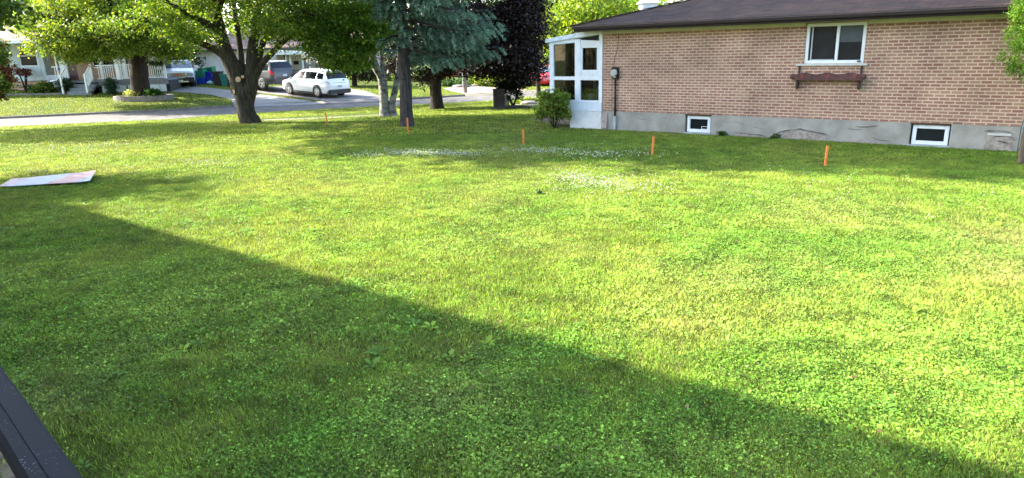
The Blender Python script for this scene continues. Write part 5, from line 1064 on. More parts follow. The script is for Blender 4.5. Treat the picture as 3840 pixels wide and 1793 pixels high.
while zz < 16.3:
    nb = 7 if zz < 8 else 6
    for kk in range(nb):
        an = 2 * math.pi * (kk + random.random() * .8) / nb; cx, cy = math.cos(an), math.sin(an)
        Lb = 4.0 * max(.05, 1 - (zz - 1.5) / 16.0) ** .85; side = .5 + .5 * cx
        if zz < 6.5: Lb *= (.38 + .62 * side) * (1.0 if cy < .3 else .75)
        if zz < 3.8 and (cx < -.15 and not (2.6 < zz < 3.2 and cy < 0)): continue
        if zz < 4.8 and cy < -.35 and cx < .45: Lb *= .42
        Lb *= random.uniform(.8, 1.12); s0 = np.array([base[0] - .03 * zz, base[1], zz]); pts = []
        for j in range(9):
            u = j / 8; pts.append(s0 + np.array([cx * Lb * u, cy * Lb * u, -Lb * (.25 * u) + .13 * Lb * u ** 3 + .05 * math.sin(u * 5)]))
        brm.tube(pts, [.045 * (1 - .8 * j / 8) for j in range(9)], 5, False)
        fine = zz < 6.2; step = .24 if fine else .35; perp = np.array([-cy, cx, 0]); u = .28 if fine else .1
        while u < 1.0:
            p = np.array([np.interp(u * 8, range(9), [q[c] for q in pts]) for c in range(3)])
            for sg in (1, -1):
                tl = (.30 + .62 * math.sin(math.pi * min(1, u * 1.0)) ** .7) * Lb * .24 * random.uniform(.7, 1.25); tl = min(tl, .95)
                e_ = p + perp * sg * tl * .75 + np.array([cx, cy, 0]) * tl * .55 + np.array([0, 0, -tl * random.uniform(.25, .75)])
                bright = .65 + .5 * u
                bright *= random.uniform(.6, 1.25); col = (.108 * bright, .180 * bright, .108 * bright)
                if fine: 
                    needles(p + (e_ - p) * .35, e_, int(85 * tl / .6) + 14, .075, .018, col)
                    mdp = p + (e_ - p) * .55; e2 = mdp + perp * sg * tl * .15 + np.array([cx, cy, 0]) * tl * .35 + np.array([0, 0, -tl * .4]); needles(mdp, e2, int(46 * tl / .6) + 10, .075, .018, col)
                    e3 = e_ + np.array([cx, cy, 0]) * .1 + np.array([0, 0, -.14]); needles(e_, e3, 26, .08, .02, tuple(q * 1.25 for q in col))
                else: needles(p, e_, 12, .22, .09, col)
            u += step / Lb
        needles(pts[6], pts[8], 40 if fine else 8, .07 if fine else .2, .014 if fine else .08, (.06, .15, .13))
    zz += .30 if zz < 6 else .55
brm.build("branches", M_BARKD, T4, world=True)
NV = np.concatenate(NV); np_mesh("crown", NV, np.arange(len(NV)).reshape(-1, 4), M_LNEE, T4, np.concatenate(NC), off=base)
# ---- T5: purple leaved maple
base = G(1640, 409); T5 = thing("purple_maple", "dark purple leaved maple with dark trunk behind the spruce", "tree", base); Yp = base[1]
mb = MB(); sk = [limb(mb, [(1642, 416, .42), (1639, 402, .33), (1636, 370, .28), (1633, 320, .27), (1635, 270, .27), (1640, 230, .25), (1650, 150, .2), (1670, 50, .15), (1680, -100, .1)], Yp, 12),
    limb(mb, [(1640, 245, .18), (1700, 190, .13, -.5), (1790, 150, .09, -1), (1900, 130, .06, -1.4), (1990, 150, .03, -1.6)], Yp, 8), limb(mb, [(1645, 200, .15), (1740, 100, .11), (1860, 30, .08), (1960, -20, .05)], Yp, 8), limb(mb, [(1636, 250, .13), (1590, 200, .09, -.5), (1540, 180, .05, -1)], Yp, 7)]
mb.build("trunk", M_BARKD, T5, world=True)
t5b = [pb_(1700, 180, Yp, 1.3, .9, 40), pb_(1800, 200, Yp, 1.4, .85, 46, dy=-.8), pb_(1900, 190, Yp, 1.4, 1.0, 55, dy=-1), pb_(1970, 200, Yp, .85, .85, 32, dy=-1), pb_(1990, 90, Yp, .75, 1.2, 36, dy=-1), pb_(1960, 30, Yp, .9, 1.2, 40, dy=-.8), pb_(1850, 100, Yp, 1.8, 1.2, 70), pb_(1700, 80, Yp, 1.8, 1.3, 60), pb_(1560, 190, Yp, 1.0, .7, 24), pb_(1500, 230, Yp, .8, .4, 12), pb_(1850, 258, Yp, 1.2, .35, 22, dy=-.8), pb_(1960, 262, Yp, .9, .4, 18, dy=-.8), pb_(1670, 255, Yp, .8, .3, 10), pb_(1600, 280, Yp, .4, .5, 8, dy=.5)]
CL = clumps(t5b); crown(T5, CL, 135, .30, .12, (.021, .014, .011), m=M_LPUR, alt=(.05, .018, .015), altp=.1); twigs(T5, np.concatenate(sk), CL, M_BARKD, .025, .6)
hi = clumps([(base[0] + 1.6, base[1], 7.5, 3.6, 3.2, 3.2, 120)]); crown(T5, hi[hi[:, 2] > 5.2], 30, .6, .36, (.020, .011, .012), m=M_LPUR, name="upper_crown")
# ---- green branches in front of the purple tree (norway maple beyond it)
def simple_tree(name, lab, pos, hgt, blobs, col, alt, altp, ls, per=45, rc=.5, bark=M_BARKD, tr=.22, cat="tree", grp=None, m=None, lean=0, twf=.5, up=.5):
    t = thing(name, lab, cat, pos, 0, grp); mb = MB(); p = np.array(pos, float)
    c0 = np.mean([b[:3] for b in blobs], 0)
    S = limb(mb, [(p[0], p[1], p[2] - .2, tr * 1.4), (p[0], p[1], p[2] + .15 * hgt, tr), (p[0] * .6 + c0[0] * .4 + lean, p[1] * .6 + c0[1] * .4, p[2] + .45 * hgt, tr * .7), (c0[0], c0[1], p[2] + .9 * hgt, tr * .2)], None, 9, .06)
    sk = [S]
    for b in blobs[:6]:
        s0 = S[len(S) // 3 + random.randint(0, len(S) // 4)]; e_ = np.array(b[:3]); sk.append(limb(mb, [(*s0, tr * .4), (*(s0 * .55 + e_ * .45 + np.array([0, 0, .2])), tr * .25), (*e_, tr * .08)], None, 6, .03))
    mb.build("trunk", bark, t, world=True); CL = clumps(blobs); crown(t, CL, per, rc, ls, col, m=m, alt=alt, altp=altp, up=up)
    if twf: twigs(t, np.concatenate(sk), CL, bark, tr * .12, twf)
    return t
P = (A(1945, 60, 35.2)[0] + .9, 35.2, float(h(1, 35.2)))
simple_tree("green_maple", "slender fresh green tree whose bough overlaps the purple maple crown", P, 7, [pb_(1955, 60, 35.2, .5, .9, 14, dy=-2.6), pb_(1940, 120, 35.2, .4, .35, 6, dy=-2.6), pb_(1975, -10, 35.2, .9, .9, 20, dy=-2)], (.09, .19, .02), (.2, .3, .03), .2, .13, 60, .28, tr=.10)
# ---- bright trees beyond the roof
random.seed(21)
pos = (A(2170, 250, 58)[0], 58.0, 0.1)
simple_tree("locust_tree", "feathery bright yellow green tree behind the glazed porch roof", pos, 15, [pb_(2130, 90, 58, 3.2, 2.1, 60), pb_(2230, 60, 58, 3.2, 2.6, 70), pb_(2080, 140, 58, 1.8, 1.6, 26), pb_(2300, 100, 58, 2.0, 1.3, 26), pb_(2170, -20, 58, 4.5, 2.4, 60), pb_(2120, 180, 58, 2.0, .8, 18)], (.17, .28, .03), (.30, .38, .04), .35, .26, 60, .55, tr=.25)
pos = (A(2370, 250, 63)[0], 63.0, 0.1)
simple_tree("locust_tree", "airy bright green tree beside the white cupola above the roof line", pos, 14, [pb_(2370, 55, 63, 2.2, 2.2, 34), pb_(2350, 0, 63, 3.5, 2.0, 36), pb_(2420, 10, 63, 1.6, 1.8, 12), pb_(2480, -10, 63, 1.8, 1.0, 6)], (.15, .27, .03), (.28, .36, .04), .35, .24, 50, .6, tr=.2)
# ---- tree off the left edge and its reddish shoots
w0 = A(-60, 250, 15.3)
pos = (-13.9, 16.0, -.05)
LT = simple_tree("ornamental_cherry", "small tree at the left edge with green leaves and rusty red shoots", pos, 5.5, [(-13.95, 15.6, 2.9, 1.4, 1.5, 1.1, 60), (-14.2, 15.2, 4.4, 1.7, 2.0, 1.3, 80), (-15.6, 14.6, 3.6, 1.8, 1.8, 1.9, 90), (-14.6, 16.2, 3.6, 1.7, 1.6, 1.6, 50)], (.075, .14, .02), (.16, .055, .02), .12, .085, 70, .2, tr=.1)
RL = (.17, .045, .022)
cl_ = clumps([pb_(-6, 190, 15.2, .12, .35, 14), pb_(8, 300, 15.2, .14, .22, 22), pb_(-4, 340, 15.2, .14, .2, 12), pb_(0, 240, 15.2, .1, .2, 8)]); crown(LT, cl_, 40, .075, .065, (.10, .18, .025), alt=(.16, .055, .02), altp=.12, name="edge_leaves")
cl_ = clumps([pb_(35, 265, 15.2, .07, .12, 6), pb_(4, 240, 15.2, .05, .2, 5), pb_(40, 300, 15.2, .05, .05, 2)]); crown(LT, cl_, 26, .05, .06, RL, m=M_LPUR, alt=(.22, .09, .03), altp=.3, name="red_shoots")
cl_ = clumps([pb_(10, 365, 15.2, .08, .09, 5)]); crown(LT, cl_, 20, .05, .06, (.09, .10, .03), alt=RL, altp=.4, name="hanging_spray")
random.seed(31)
simple_tree("roadside_tree", "broad tree beyond the left edge of the picture beside the road", (-26.5, 29.6, -.2), 11, [(-25.6, 29.2, 8.2, 4.0, 3.6, 2.8, 170), (-23.3, 28.8, 5.6, 1.9, 1.6, .8, 26), pb_(-40, 30, 30.5, 1.1, .5, 16), pb_(25, 35, 30.5, .5, .15, 3)], (.05, .10, .018), (.12, .19, .03), .2, .3, 40, .5, tr=.3)
# ---- background trees closing the view
random.seed(5)
BT = [(-60, 66, 4.5, (.05, .09, .016), "dark broad tree behind the left house roof, leftmost in the far row"), (-49, 70, 5, (.045, .085, .015), "tall dark tree behind porch house chimney end, second in the far row"),
      (-38, 64, 4.6, (.03, .065, .012), "dark green tree standing behind the silver pickup truck"), (-30.5, 66, 4.2, (.025, .055, .012), "very dark tree filling the gap between porch house and beige house"),
      (-24, 76, 5, (.05, .10, .016), "broad green tree behind the beige house roof, left of the forked maple"), (-14, 78, 5, (.055, .11, .016), "broad green tree behind the beige house roof, right of the forked maple"),
      (-5, 76, 5, (.04, .09, .015), "dark green tree behind the birch and spruce trunks"), (4, 80, 5, (.05, .10, .018), "green tree far behind the purple maple"), (13, 84, 5, (.07, .13, .02), "pale green distant tree behind the bungalow, left part of roof"), (24, 82, 5, (.06, .11, .02), "distant tree hidden mostly behind the bungalow roof")]
for i, (x, y, r, c, lab) in enumerate(BT):
    hh = 12; z = float(h(x, y)); big = r
    simple_tree("background_tree", lab, (x, y, z), hh, [(x, y, z + 6.5, big, big * .8, 3.6, 105), (x - big * .5, y - 1, z + 4.0, big * .7, big * .6, 2.2, 45), (x + big * .5, y - 1, z + 4.2, big * .7, big * .6, 2.4, 45), (x, y, z + 10, big * .75, big * .7, 2.5, 50)], c, tuple(q * 1.8 for q in c), .2, .42, 30, .8, tr=.3, grp="trees in the far background", twf=0)
# dark hedge between the houses
def bush(name, lab, pos, blobs, col, alt=None, altp=.15, ls=.08, per=60, rc=.14, m=None, stem=.02, cat="shrub", grp=None, nst=5, up=.5):
    t = thing(name, lab, cat, pos, 0, grp); p = np.array(pos, float); BB = [(p[0] + b[0], p[1] + b[1], p[2] + b[2], *b[3:]) for b in blobs]
    CL = clumps(BB); crown(t, CL, per, rc, ls, col, m=m, alt=alt, altp=altp, name="foliage", up=up); q = MB()
    for i in range(nst):
        e_ = CL[random.randrange(len(CL))] - p; q.tube([(random.uniform(-.05, .05), random.uniform(-.05, .05), -.05), e_ * .5 + np.array([0, 0, .05]), e_], [stem, stem * .7, stem * .3], 5, False)
    q.build("stems", M_BARKD, t); return t
for i, (px_, lab) in enumerate(((640, "dark cedar hedge plant directly behind the silver truck"), (690, "dark cedar hedge plant right of the silver truck, nearest the beige wall"), (600, "dark cedar hedge plant behind the porch hanging basket"))):
    x = float(A(px_, 250, 58)[0]); bush("cedar_shrub", lab, (x, 58 + i * .3, .3), [(0, 0, 1.6, 1.2, 1.0, 1.7, 60), (0, 0, 3.4, .9, .8, 1.3, 30)], (.018, .045, .014), ls=.2, per=40, rc=.3, stem=.08, grp="dark cedars between the houses")
# porch shrub
P = (1.5, 21.98, float(h(1.5, 21.98))); bush("spreading_shrub", "loose green shrub with bronze tints in front of the glazed porch", P, [(-.08, 0, .68, .50, .30, .40, 56), (-.3, .05, 1.0, .34, .28, .24, 22), (.2, -.05, 1.02, .36, .22, .26, 24), (-.42, .05, .5, .30, .25, .2, 16), (.25, 0, .5, .28, .2, .15, 12)], (.16, .26, .04), alt=(.34, .20, .06), altp=.14, ls=.085, per=30, rc=.085, stem=.014, nst=16)
# clipped dark hedge tree right of pillar
P = G(1928, 400); bush("clipped_yew", "dark clipped evergreen bush on short trunk beside the stone pillar", P, [(.0, 0, 1.15, .95, .7, .38, 70), (-.45, 0, .9, .38, .4, .3, 20), (.0, 0, .75, .4, .4, .45, 24), (.5, 0, 1.2, .5, .5, .3, 26)], (.010, .022, .009), ls=.07, per=70, rc=.12, stem=.05, m=M_LNEE)
q = MB(); P2 = G(1925, 406); mu = thing("mulch_mound", "dark mulch mound under the clipped evergreen bush", "mulch bed", P2); q.ball((0, 0, -.06), .9, (1.2, .6, .22), 16, 8, .03); q.build("mound", mat("dark_mulch", (.03, .022, .016), rough=1, var=.3, bump=.8), mu)
P = G(2022, 730); bush("dark_weed", "small dark blue green weed standing alone in the middle of sunny lawn", P, [(0, 0, .06, .04, .03, .04, 6)], (.035, .085, .06), ls=.035, per=9, rc=.018, stem=.006, cat="weed", nst=3)
# arborvitae on the right
P = A(3830, 600, 13.35); pz = 0.0; ab = thing("arborvitae", "lime green arborvitae with bare leaning stem at the right edge", "tree", (P[0] + .05, 13.35, pz))
mb = MB(); limb(mb, [(3828, 612, .055), (3832, 560, .048), (3848, 480, .045), (3870, 400, .04), (3900, 250, .035), (3950, 0, .03)], 13.35, 8); limb(mb, [(3838, 612, .05), (3850, 540, .04), (3890, 430, .035), (3930, 300, .03)], 13.35, 8); mb.build("trunk", mat("cedar_bark", (.20, .15, .10), rough=.95, col2=(.10, .075, .05), scale=2, stretch=(12, 12, 1.5), bump=.6), ab, world=True)
cx_, cz_ = A(3965, 150, 13.35)[0], 3.0
cl = []
for _ in range(520):
    z_ = random.uniform(1.72, 6.5); R_ = .86 * min(1, (z_ - 1.35) * 1.6) * max(.15, 1 - (z_ - 1.6) / 6.5) + .03; an = random.uniform(0, 2 * math.pi); rr_ = R_ * random.uniform(.55, 1.02); cl.append((cx_ + rr_ * math.cos(an), 13.4 + rr_ * math.sin(an), z_))
crown(ab, np.array(cl), 150, .06, .042, (.095, .20, .018), m=M_LDEC, alt=(.20, .32, .025), altp=.3, flat=1.2, up=.1, droop=0, aspect=.6)
# plants by the left house
YL = 45.4
def gh(px, Y): x = float(A(px, 330, Y)[0]); return (x, Y, float(h(x, Y)))
bush("rust_leaved_shrub", "small standard shrub with rusty red leaves below the bay window", gh(95, 45.2), [(0, 0, 1.25, .5, .4, .3, 16), (-.3, 0, 1.45, .15, .15, .3, 5), (.35, 0, 1.4, .15, .15, .25, 5)], (.11, .032, .022), alt=(.2, .07, .04), altp=.2, ls=.11, per=28, rc=.09, m=M_LPUR, stem=.06)
bush("round_topiary", "round dark green clipped ball left of the grey steps", gh(247, 44.1), [(0, 0, .55, .42, .42, .5, 60)], (.02, .055, .02), ls=.07, per=60, rc=.1, m=M_LNEE, grp="clipped evergreen balls at the porch")
bush("round_topiary", "egg shaped clipped evergreen right of the grey steps, before porch railing", gh(416, 43.9), [(0, 0, .5, .38, .38, .55, 60)], (.02, .055, .02), ls=.07, per=60, rc=.09, m=M_LNEE, grp="clipped evergreen balls at the porch")
bush("leafy_perennial", "yellow green leafy clump between the bay and the downspout", gh(180, 44.9), [(0, 0, .4, .7, .4, .35, 34), (-.6, 0, .25, .5, .3, .2, 16)], (.10, .17, .03), alt=(.22, .26, .05), altp=.3, ls=.14, per=26, rc=.14)
bush("low_shrub", "low dark green plant at the left bay foundation", gh(118, 44.9), [(0, 0, .3, .5, .35, .25, 22)], (.03, .08, .018), ls=.1, per=34, rc=.12)
edb = MB(); 
for i in range(26):
    x = float(A(20 + i * 10, 345, 43.9)[0]); edb.box(x - .1 - 0, x + .09, 43.85, 44.0, float(h(x, 43.9)) - .1, float(h(x, 43.9)) + .1)
ed_o = thing("garden_edging", "low dark stone edging in front of the flower bed by bay window", "edging", (float(A(140, 345, 43.9)[0]), 43.9, .3)); edb.build("edging_stones", mat("planter_block", (.2, .175, .16)), ed_o, world=True)
w = plt.location; bush("variegated_hosta", "pale yellow green hosta in the planter, left of the maple trunk", (w[0] - .55, 41.55, w[2] + .16), [(0, 0, .22, .5, .25, .2, 26), (.4, -.1, .15, .3, .2, .12, 12)], (.28, .34, .12), alt=(.45, .48, .25), altp=.4, ls=.17, per=14, rc=.13, up=.9)
bush("dark_hosta", "dark green leafy perennial in the planter right of maple trunk", (w[0] + .85, 41.5, w[2] + .16), [(0, 0, .25, .65, .3, .22, 30)], (.04, .10, .025), ls=.15, per=22, rc=.14, up=.7)
hb = thing("rail_planter", "planter of white flowers with trailing greens on the porch railing corner", "flower planter", (float(A(592, 250, YP)[0]), YP - .12, zr))
MB().box(-.42, .42, -.12, .12, -.05, .12).build("trough", M_BARKD, hb)
C = rng.normal(size=(420, 3)) * [.36, .12, .10] + [0, 0, .02]; V, Fi = leaves(C, .10); np_mesh("foliage", V, Fi, M_LEAF, hb, np.repeat(vcol((.05, .10, .03), 420), 4, 0))
C = rng.normal(size=(150, 3)) * [.30, .1, .06] + [0, 0, .26]; V, Fi = leaves(C, .12, aspect=1); np_mesh("blossom", V, Fi, M_BLOOM, hb, np.repeat(vcol((.8, .8, .8), 150, .05, .02), 4, 0))
# plants between the beige house and the right
def gp(px, Y, py=320): x = float(A(px, py, Y)[0]); return (x, Y, float(h(x, Y)))
simple_tree("dark_crabapple", "small dark leaved tree beside the beige house, right of the white car", gp(1330, 50), 4.5, [pb_(1330, 255, 50, 1.3, .6, 34), pb_(1250, 240, 50, .9, .5, 18), pb_(1400, 270, 50, .9, .6, 22), pb_(1300, 200, 50, 1.8, .7, 40), pb_(1205, 215, 50, .5, .35, 8)], (.022, .014, .012), (.03, .05, .015), .3, .17, 60, .3, tr=.16, m=M_LPUR)
wt = simple_tree("blossom_tree", "slim tree with white blossom before the beige house porch", gp(1160, 54), 4, [pb_(1155, 205, 54, .5, .3, 7), pb_(1165, 222, 54, .35, .3, 6), pb_(1185, 195, 54, .4, .3, 5)], (.55, .52, .48), (.05, .10, .03), .35, .10, 16, .16, tr=.05, m=M_BLOOM)
bush("garden_hedge", "sunlit yellow green ground shrubs behind the birch trunks", gp(1400, 56), [(0, 0, .4, 3.2, .8, .5, 90)], (.12, .22, .03), alt=(.25, .34, .04), altp=.3, ls=.16, per=34, rc=.25, stem=.03)
bush("garden_hedge", "low sunlit shrubs just left of the dark maple trunk", gp(1560, 55), [(0, 0, .35, 1.6, .8, .5, 50)], (.10, .20, .03), alt=(.2, .3, .04), altp=.3, ls=.16, per=34, rc=.25, stem=.03)
simple_tree("red_japanese_maple", "small red and green leaved maple left of the kerb pole", gp(1690, 52), 2.8, [pb_(1680, 262, 52, .7, .4, 16), pb_(1715, 272, 52, .55, .3, 12), pb_(1700, 245, 52, .6, .4, 12), pb_(1735, 250, 52, .3, .25, 8)], (.09, .15, .03), (.42, .05, .08), .5, .12, 34, .16, tr=.07)
bush("pink_flowering_shrub", "crimson pink flowering bush close to the kerb pole", gp(1728, 51), [(0, 0, 1.5, .35, .3, .3, 12), (-.1, 0, 1.1, .3, .3, .2, 6)], (.40, .05, .08), alt=(.1, .14, .04), altp=.3, ls=.1, per=30, rc=.1, m=M_BLOOM)
bush("round_green_shrub", "rounded green shrub immediately right of the kerb pole", gp(1772, 53), [(0, 0, .8, .6, .5, .7, 60)], (.03, .085, .018), alt=(.14, .26, .03), altp=.3, ls=.1, per=50, rc=.15)
bush("columnar_juniper", "narrow upright blue green juniper near the pale window", gp(1832, 56), [(0, 0, 1.4, .4, .4, 1.3, 50)], (.06, .15, .07), ls=.1, per=50, rc=.14, m=M_LNEE)
bush("golden_mound", "low golden green mounded shrub before the peach house", gp(1825, 50, 310), [(0, 0, .45, 1.2, .6, .35, 50)], (.20, .29, .03), alt=(.3, .38, .05), altp=.3, ls=.11, per=44, rc=.16)
bush("golden_mound", "low green groundcover mound left of the golden shrub", gp(1700, 50, 310), [(0, 0, .3, 1.4, .6, .3, 46)], (.07, .15, .04), ls=.11, per=44, rc=.16)
bush("lilac_bush", "dull purple green bush beside the golden mound", gp(1852, 54), [(0, 0, .8, .5, .5, .6, 30)], (.06, .07, .04), ls=.1, per=40, rc=.15)
bush("verge_shrub", "bright low leafy plants on the verge behind the dark hedge", G(1985, 388), [(0, 0, .2, .9, .3, .15, 30)], (.16, .25, .04), alt=(.3, .35, .1), altp=.3, ls=.09, per=34, rc=.12)
for i, (px_, py_, s_, lab) in enumerate(((1727, 328, .42, "dark flat boulder left of the kerb pole"), (1670, 322, .3, "pale stone at the left end of far garden"), (1822, 322, .35, "rounded tan boulder below the golden shrub"), (1780, 324, .28, "small tan rock between pole and golden shrub"))):
    P = G(px_, py_); b_ = MB().ball((0, 0, .02), s_, (1.5, .8, .5), wob=.12).build("garden_rock", mat("garden_rock_%d" % (i % 2), (.12, .10, .09) if i == 0 else (.34, .27, .20), var=.2, bump=.6), None); b_.location = P; tag(b_, lab, "rock", "rocks edging the far garden")
# weeds along the foundation
for i, (u_, lab) in enumerate(((6.62, "leafy weed at the foundation just right of the left basement window"), (5.2, "small weed under the curved crack in foundation"))):
    P = hw(u_, .07, .0); bush("foundation_weed", lab, P, [(0, 0, .08, .16, .06, .07, 9)], (.05, .12, .02), ls=.07, per=14, rc=.04, stem=.006, grp="weeds along the foundation", cat="weed", nst=3)
# ------------------------------------------------------------------ lawn: blades, clover, weeds
def project(P):
    v = P - CAM; z = v @ V_F; return 1920 + F_PX * (v @ V_R) / z, 896.5 + F_PX * (v @ V_D) / z
def inpoly(px, py, poly):
    ins = np.zeros(len(px), bool); P = np.array(poly, float); j = len(P) - 1
    for i in range(len(P)):
        c_ = ((P[i, 1] > py) != (P[j, 1] > py)) & (px < (P[j, 0] - P[i, 0]) * (py - P[i, 1]) / (P[j, 1] - P[i, 1] + 1e-9) + P[i, 0]); ins ^= c_; j = i
    return ins
def scatter(d0, d1, dens):
    x0, x1 = -.98 * d1 - 2, .98 * d1 + 2; n = int((x1 - x0) * (d1 - d0) * dens); x = rng.uniform(x0, x1, n); y = rng.uniform(d0, d1, n)
    z = h(x, y); px, py = project(np.stack([x, y, z], 1)); k = (px > -420) & (px < 4260) & (py < 2050) & (y < near(x) - .05)
    u = (x - RB[0]) * -.787 + (y - RB[1]) * .617; p = -((x - RB[0]) * .617 + (y - RB[1]) * .787)
    k &= ~((p < .03) & (u > -.5) & (u < 12.6))
    sw = np.abs(y - np.interp(x, [-10.2, -5.8], [29.45, 30.35])) < .62; k &= ~(sw & (x > -11) & (x < -5.4)); k &= ~(inpoly(px, py, [(1990, 452), (2060, 462), (2150, 473), (2145, 446), (2060, 440), (2000, 438)]) & (rng.random(n) < .9))
    k &= ~((((x + 3.35) / .75) ** 2 + ((y - 3.75) / .55) ** 2 < 1) & (rng.random(n) < .86))
    k &= ~((x < -.62) & (y < 2.3 + 0 * x) & (y > 0)) | (y > 3)
    return x[k], y[k], z[k]
LV, LF, LC = [], [], []; cnt = 0
def emit(V, F3, C):
    global cnt
    LV.append(V); LF.append(F3 + cnt); LC.append(C); cnt += len(V)
DRYP = [(G(*p)[:2], r_, s_) for p, r_, s_ in (((3790, 900), .8, 1.7), ((3750, 1010), .7, 1.5), ((2750, 1050), .8, 1.0), ((3150, 800), 1.2, 1.0), ((1650, 1500), .4, 1.0), ((150, 1500), .5, 1.3), ((2600, 1220), .5, .9), ((1350, 470), 1.0, 1.0), ((2500, 500), 1.0, 1.0), ((1200, 700), 1.6, .8), ((300, 560), 2.0, .8))]
def patchcol(x, y, kind):
    n = len(x); a = fbm(x, y, 1.6, 3); b = fbm(x, y, 3.4, 9); dry = np.clip((b - .52) * 3.2, 0, 1)
    for (qx, qy), qr, qs in DRYP: dry = np.maximum(dry, qs * np.exp(-((x - qx) ** 2 + (y - qy) ** 2) / qr ** 2) * (.5 + fbm(x, y, .5, 70)))
    dry = np.clip(dry, 0, 1.6)[:, None]; g = np.clip((a - .35) * 2.5, 0, 1)[:, None]
    if kind == 'blade': c0 = np.array([.180, .275, .028]) * (1 - g) + np.array([.280, .360, .046]) * g; dr_ = np.array([.38, .33, .12])
    else: c0 = np.array([.122, .258, .026]) * (1 - g) + np.array([.235, .365, .050]) * g; dr_ = np.array([.26, .28, .08])
    dist = np.clip((np.hypot(x, y) - 9) / 12, 0, 1)[:, None] * 0
    c = c0 * (1 - .34 * dry) + dr_ * .34 * dry; dd_ = np.hypot(x, y)[:, None]; c *= np.exp(rng.normal(0, 1, (n, 1)) * .42 * np.clip(7.5 / dd_, .35, 1)); c *= (.5 + 1.04 * fbm(x, y, .22, 81))[:, None]; c *= (.88 + .24 * fbm(x, y, 1.1, 85))[:, None]; k = rng.random(n) < (.10 if kind == 'blade' else .015); c[k] = np.array([.30, .24, .10]) * rng.uniform(.6, 1.2, (k.sum(), 1)); return c
def blades(d0, d1, dens, wd, hg):
    x, y, z = scatter(d0, d1, dens); a = fbm(x, y, 1.3, 20); k = rng.random(len(x)) < np.clip(1.35 - a, .3, 1); x, y, z = x[k], y[k], z[k]; n = len(x)
    an = rng.uniform(0, 2 * np.pi, n); an2 = rng.uniform(0, 2 * np.pi, n); hh = hg * rng.uniform(.45, 1.25, n) * (.35 + 1.3 * fbm(x, y, .28, 31)); ln = hh * rng.uniform(.2, 1.1, n); w = wd * rng.uniform(.7, 1.3, n)
    B = np.stack([x, y, z], 1); s = np.stack([np.cos(an) * w / 2, np.sin(an) * w / 2, np.zeros(n)], 1); l = np.stack([np.cos(an2) * ln, np.sin(an2) * ln, np.zeros(n)], 1); up = np.stack([0 * x, 0 * x, hh], 1)
    V = np.stack([B - s, B + s, B + l * .35 + up * .62 + s * .8, B + l * .35 + up * .62 - s * .8, B + l + up], 1).reshape(-1, 3)
    i = np.arange(n)[:, None] * 5; F3 = np.concatenate([i + [0, 1, 2], i + [0, 2, 3], i + [3, 2, 4]], 0); c = patchcol(x, y, 'blade'); emit(V, F3, np.repeat(c, 5, 0))
def clover(d0, d1, dens, size, hg, thr=.0):
    x, y, z = scatter(d0, d1, dens); a = fbm(x, y, 1.3, 20); k = rng.random(len(x)) < np.clip((a - .32) * 4.0 + thr, .06, 1); x, y, z = x[k], y[k], z[k]; n = len(x)
    C = np.stack([x, y, z + hg * rng.uniform(.3, 1.1, n) * (.4 + 1.2 * fbm(x, y, .28, 31))], 1); s = size * (.7 + .6 * fbm(x, y, .6, 91)) * np.clip(rng.lognormal(-.1, .38, n), .4, 2.4); V, Fq = leaves(C, s, up=.75, aspect=.8); F3 = np.concatenate([Fq[:, [0, 1, 2]], Fq[:, [0, 2, 3]]], 0); c = patchcol(x, y, 'clover'); emit(V, F3, np.repeat(c, 4, 0))
blades(2.6, 5.5, 13000, .0042, .042); clover(2.6, 5.5, 12000, .0165, .042, .1)
blades(5.5, 9, 7500, .0055, .042); clover(5.5, 9, 5600, .0195, .038, .05)
blades(9, 14, 4200, .0068, .036); clover(9, 14, 2400, .020, .030, .0)
blades(14, 21, 1900, .0105, .033); clover(14, 21, 600, .027, .028)
blades(21, 38, 420, .026, .036)
grass = np_mesh("grass", np.concatenate(LV), np.concatenate(LF), leaf_mat("grass_leaf", trans=.30, tint=(1.3, 1.2, .5), rough=.6, spec=.2, upn=.60), None, np.concatenate(LC)); tag(grass, "mown lawn of grass and clover leaves", kind='stuff')
del LV, LF, LC
# blades on the far side of the road
LV, LF, LC = [], [], []; cnt = 0
n = 90000; x = rng.uniform(-36, 6, n); y = rng.uniform(36, 50, n); k = (y > far(x) + .15)
z = h(x, y); px, py = project(np.stack([x, y, z], 1))
for poly in ([(560, 343), (643, 345), (793, 357), (868, 374), (892, 398), (1236, 386), (1000, 358), (876, 341), (718, 326), (560, 322)], [(870, 333), (955, 346), (1100, 363), (1242, 383), (1446, 375), (1370, 342), (1297, 331), (1150, 318)], [(1662, 334), (1700, 345), (1752, 355), (1990, 338), (1860, 330), (1730, 320)], [(-300, 250), (690, 250), (690, 341), (-300, 344)]): k &= ~inpoly(px, py, poly)
x, y, z = x[k], y[k], z[k]; n = len(x)
an = rng.uniform(0, 2 * np.pi, n); w = .03; hh = .06 * rng.uniform(.5, 1.3, n); B = np.stack([x, y, z], 1); s = np.stack([np.cos(an) * w / 2, np.sin(an) * w / 2, 0 * x], 1)
V = np.stack([B - s, B + s, B + np.stack([rng.normal(0, .03, n), rng.normal(0, .03, n), hh], 1)], 1).reshape(-1, 3)
tag(np_mesh("far_grass", V, np.arange(3 * n).reshape(-1, 3), MATS["grass_leaf"], None, np.repeat(patchcol(x, y, 'blade'), 3, 0)), "short lawn grass across the street", kind='stuff')
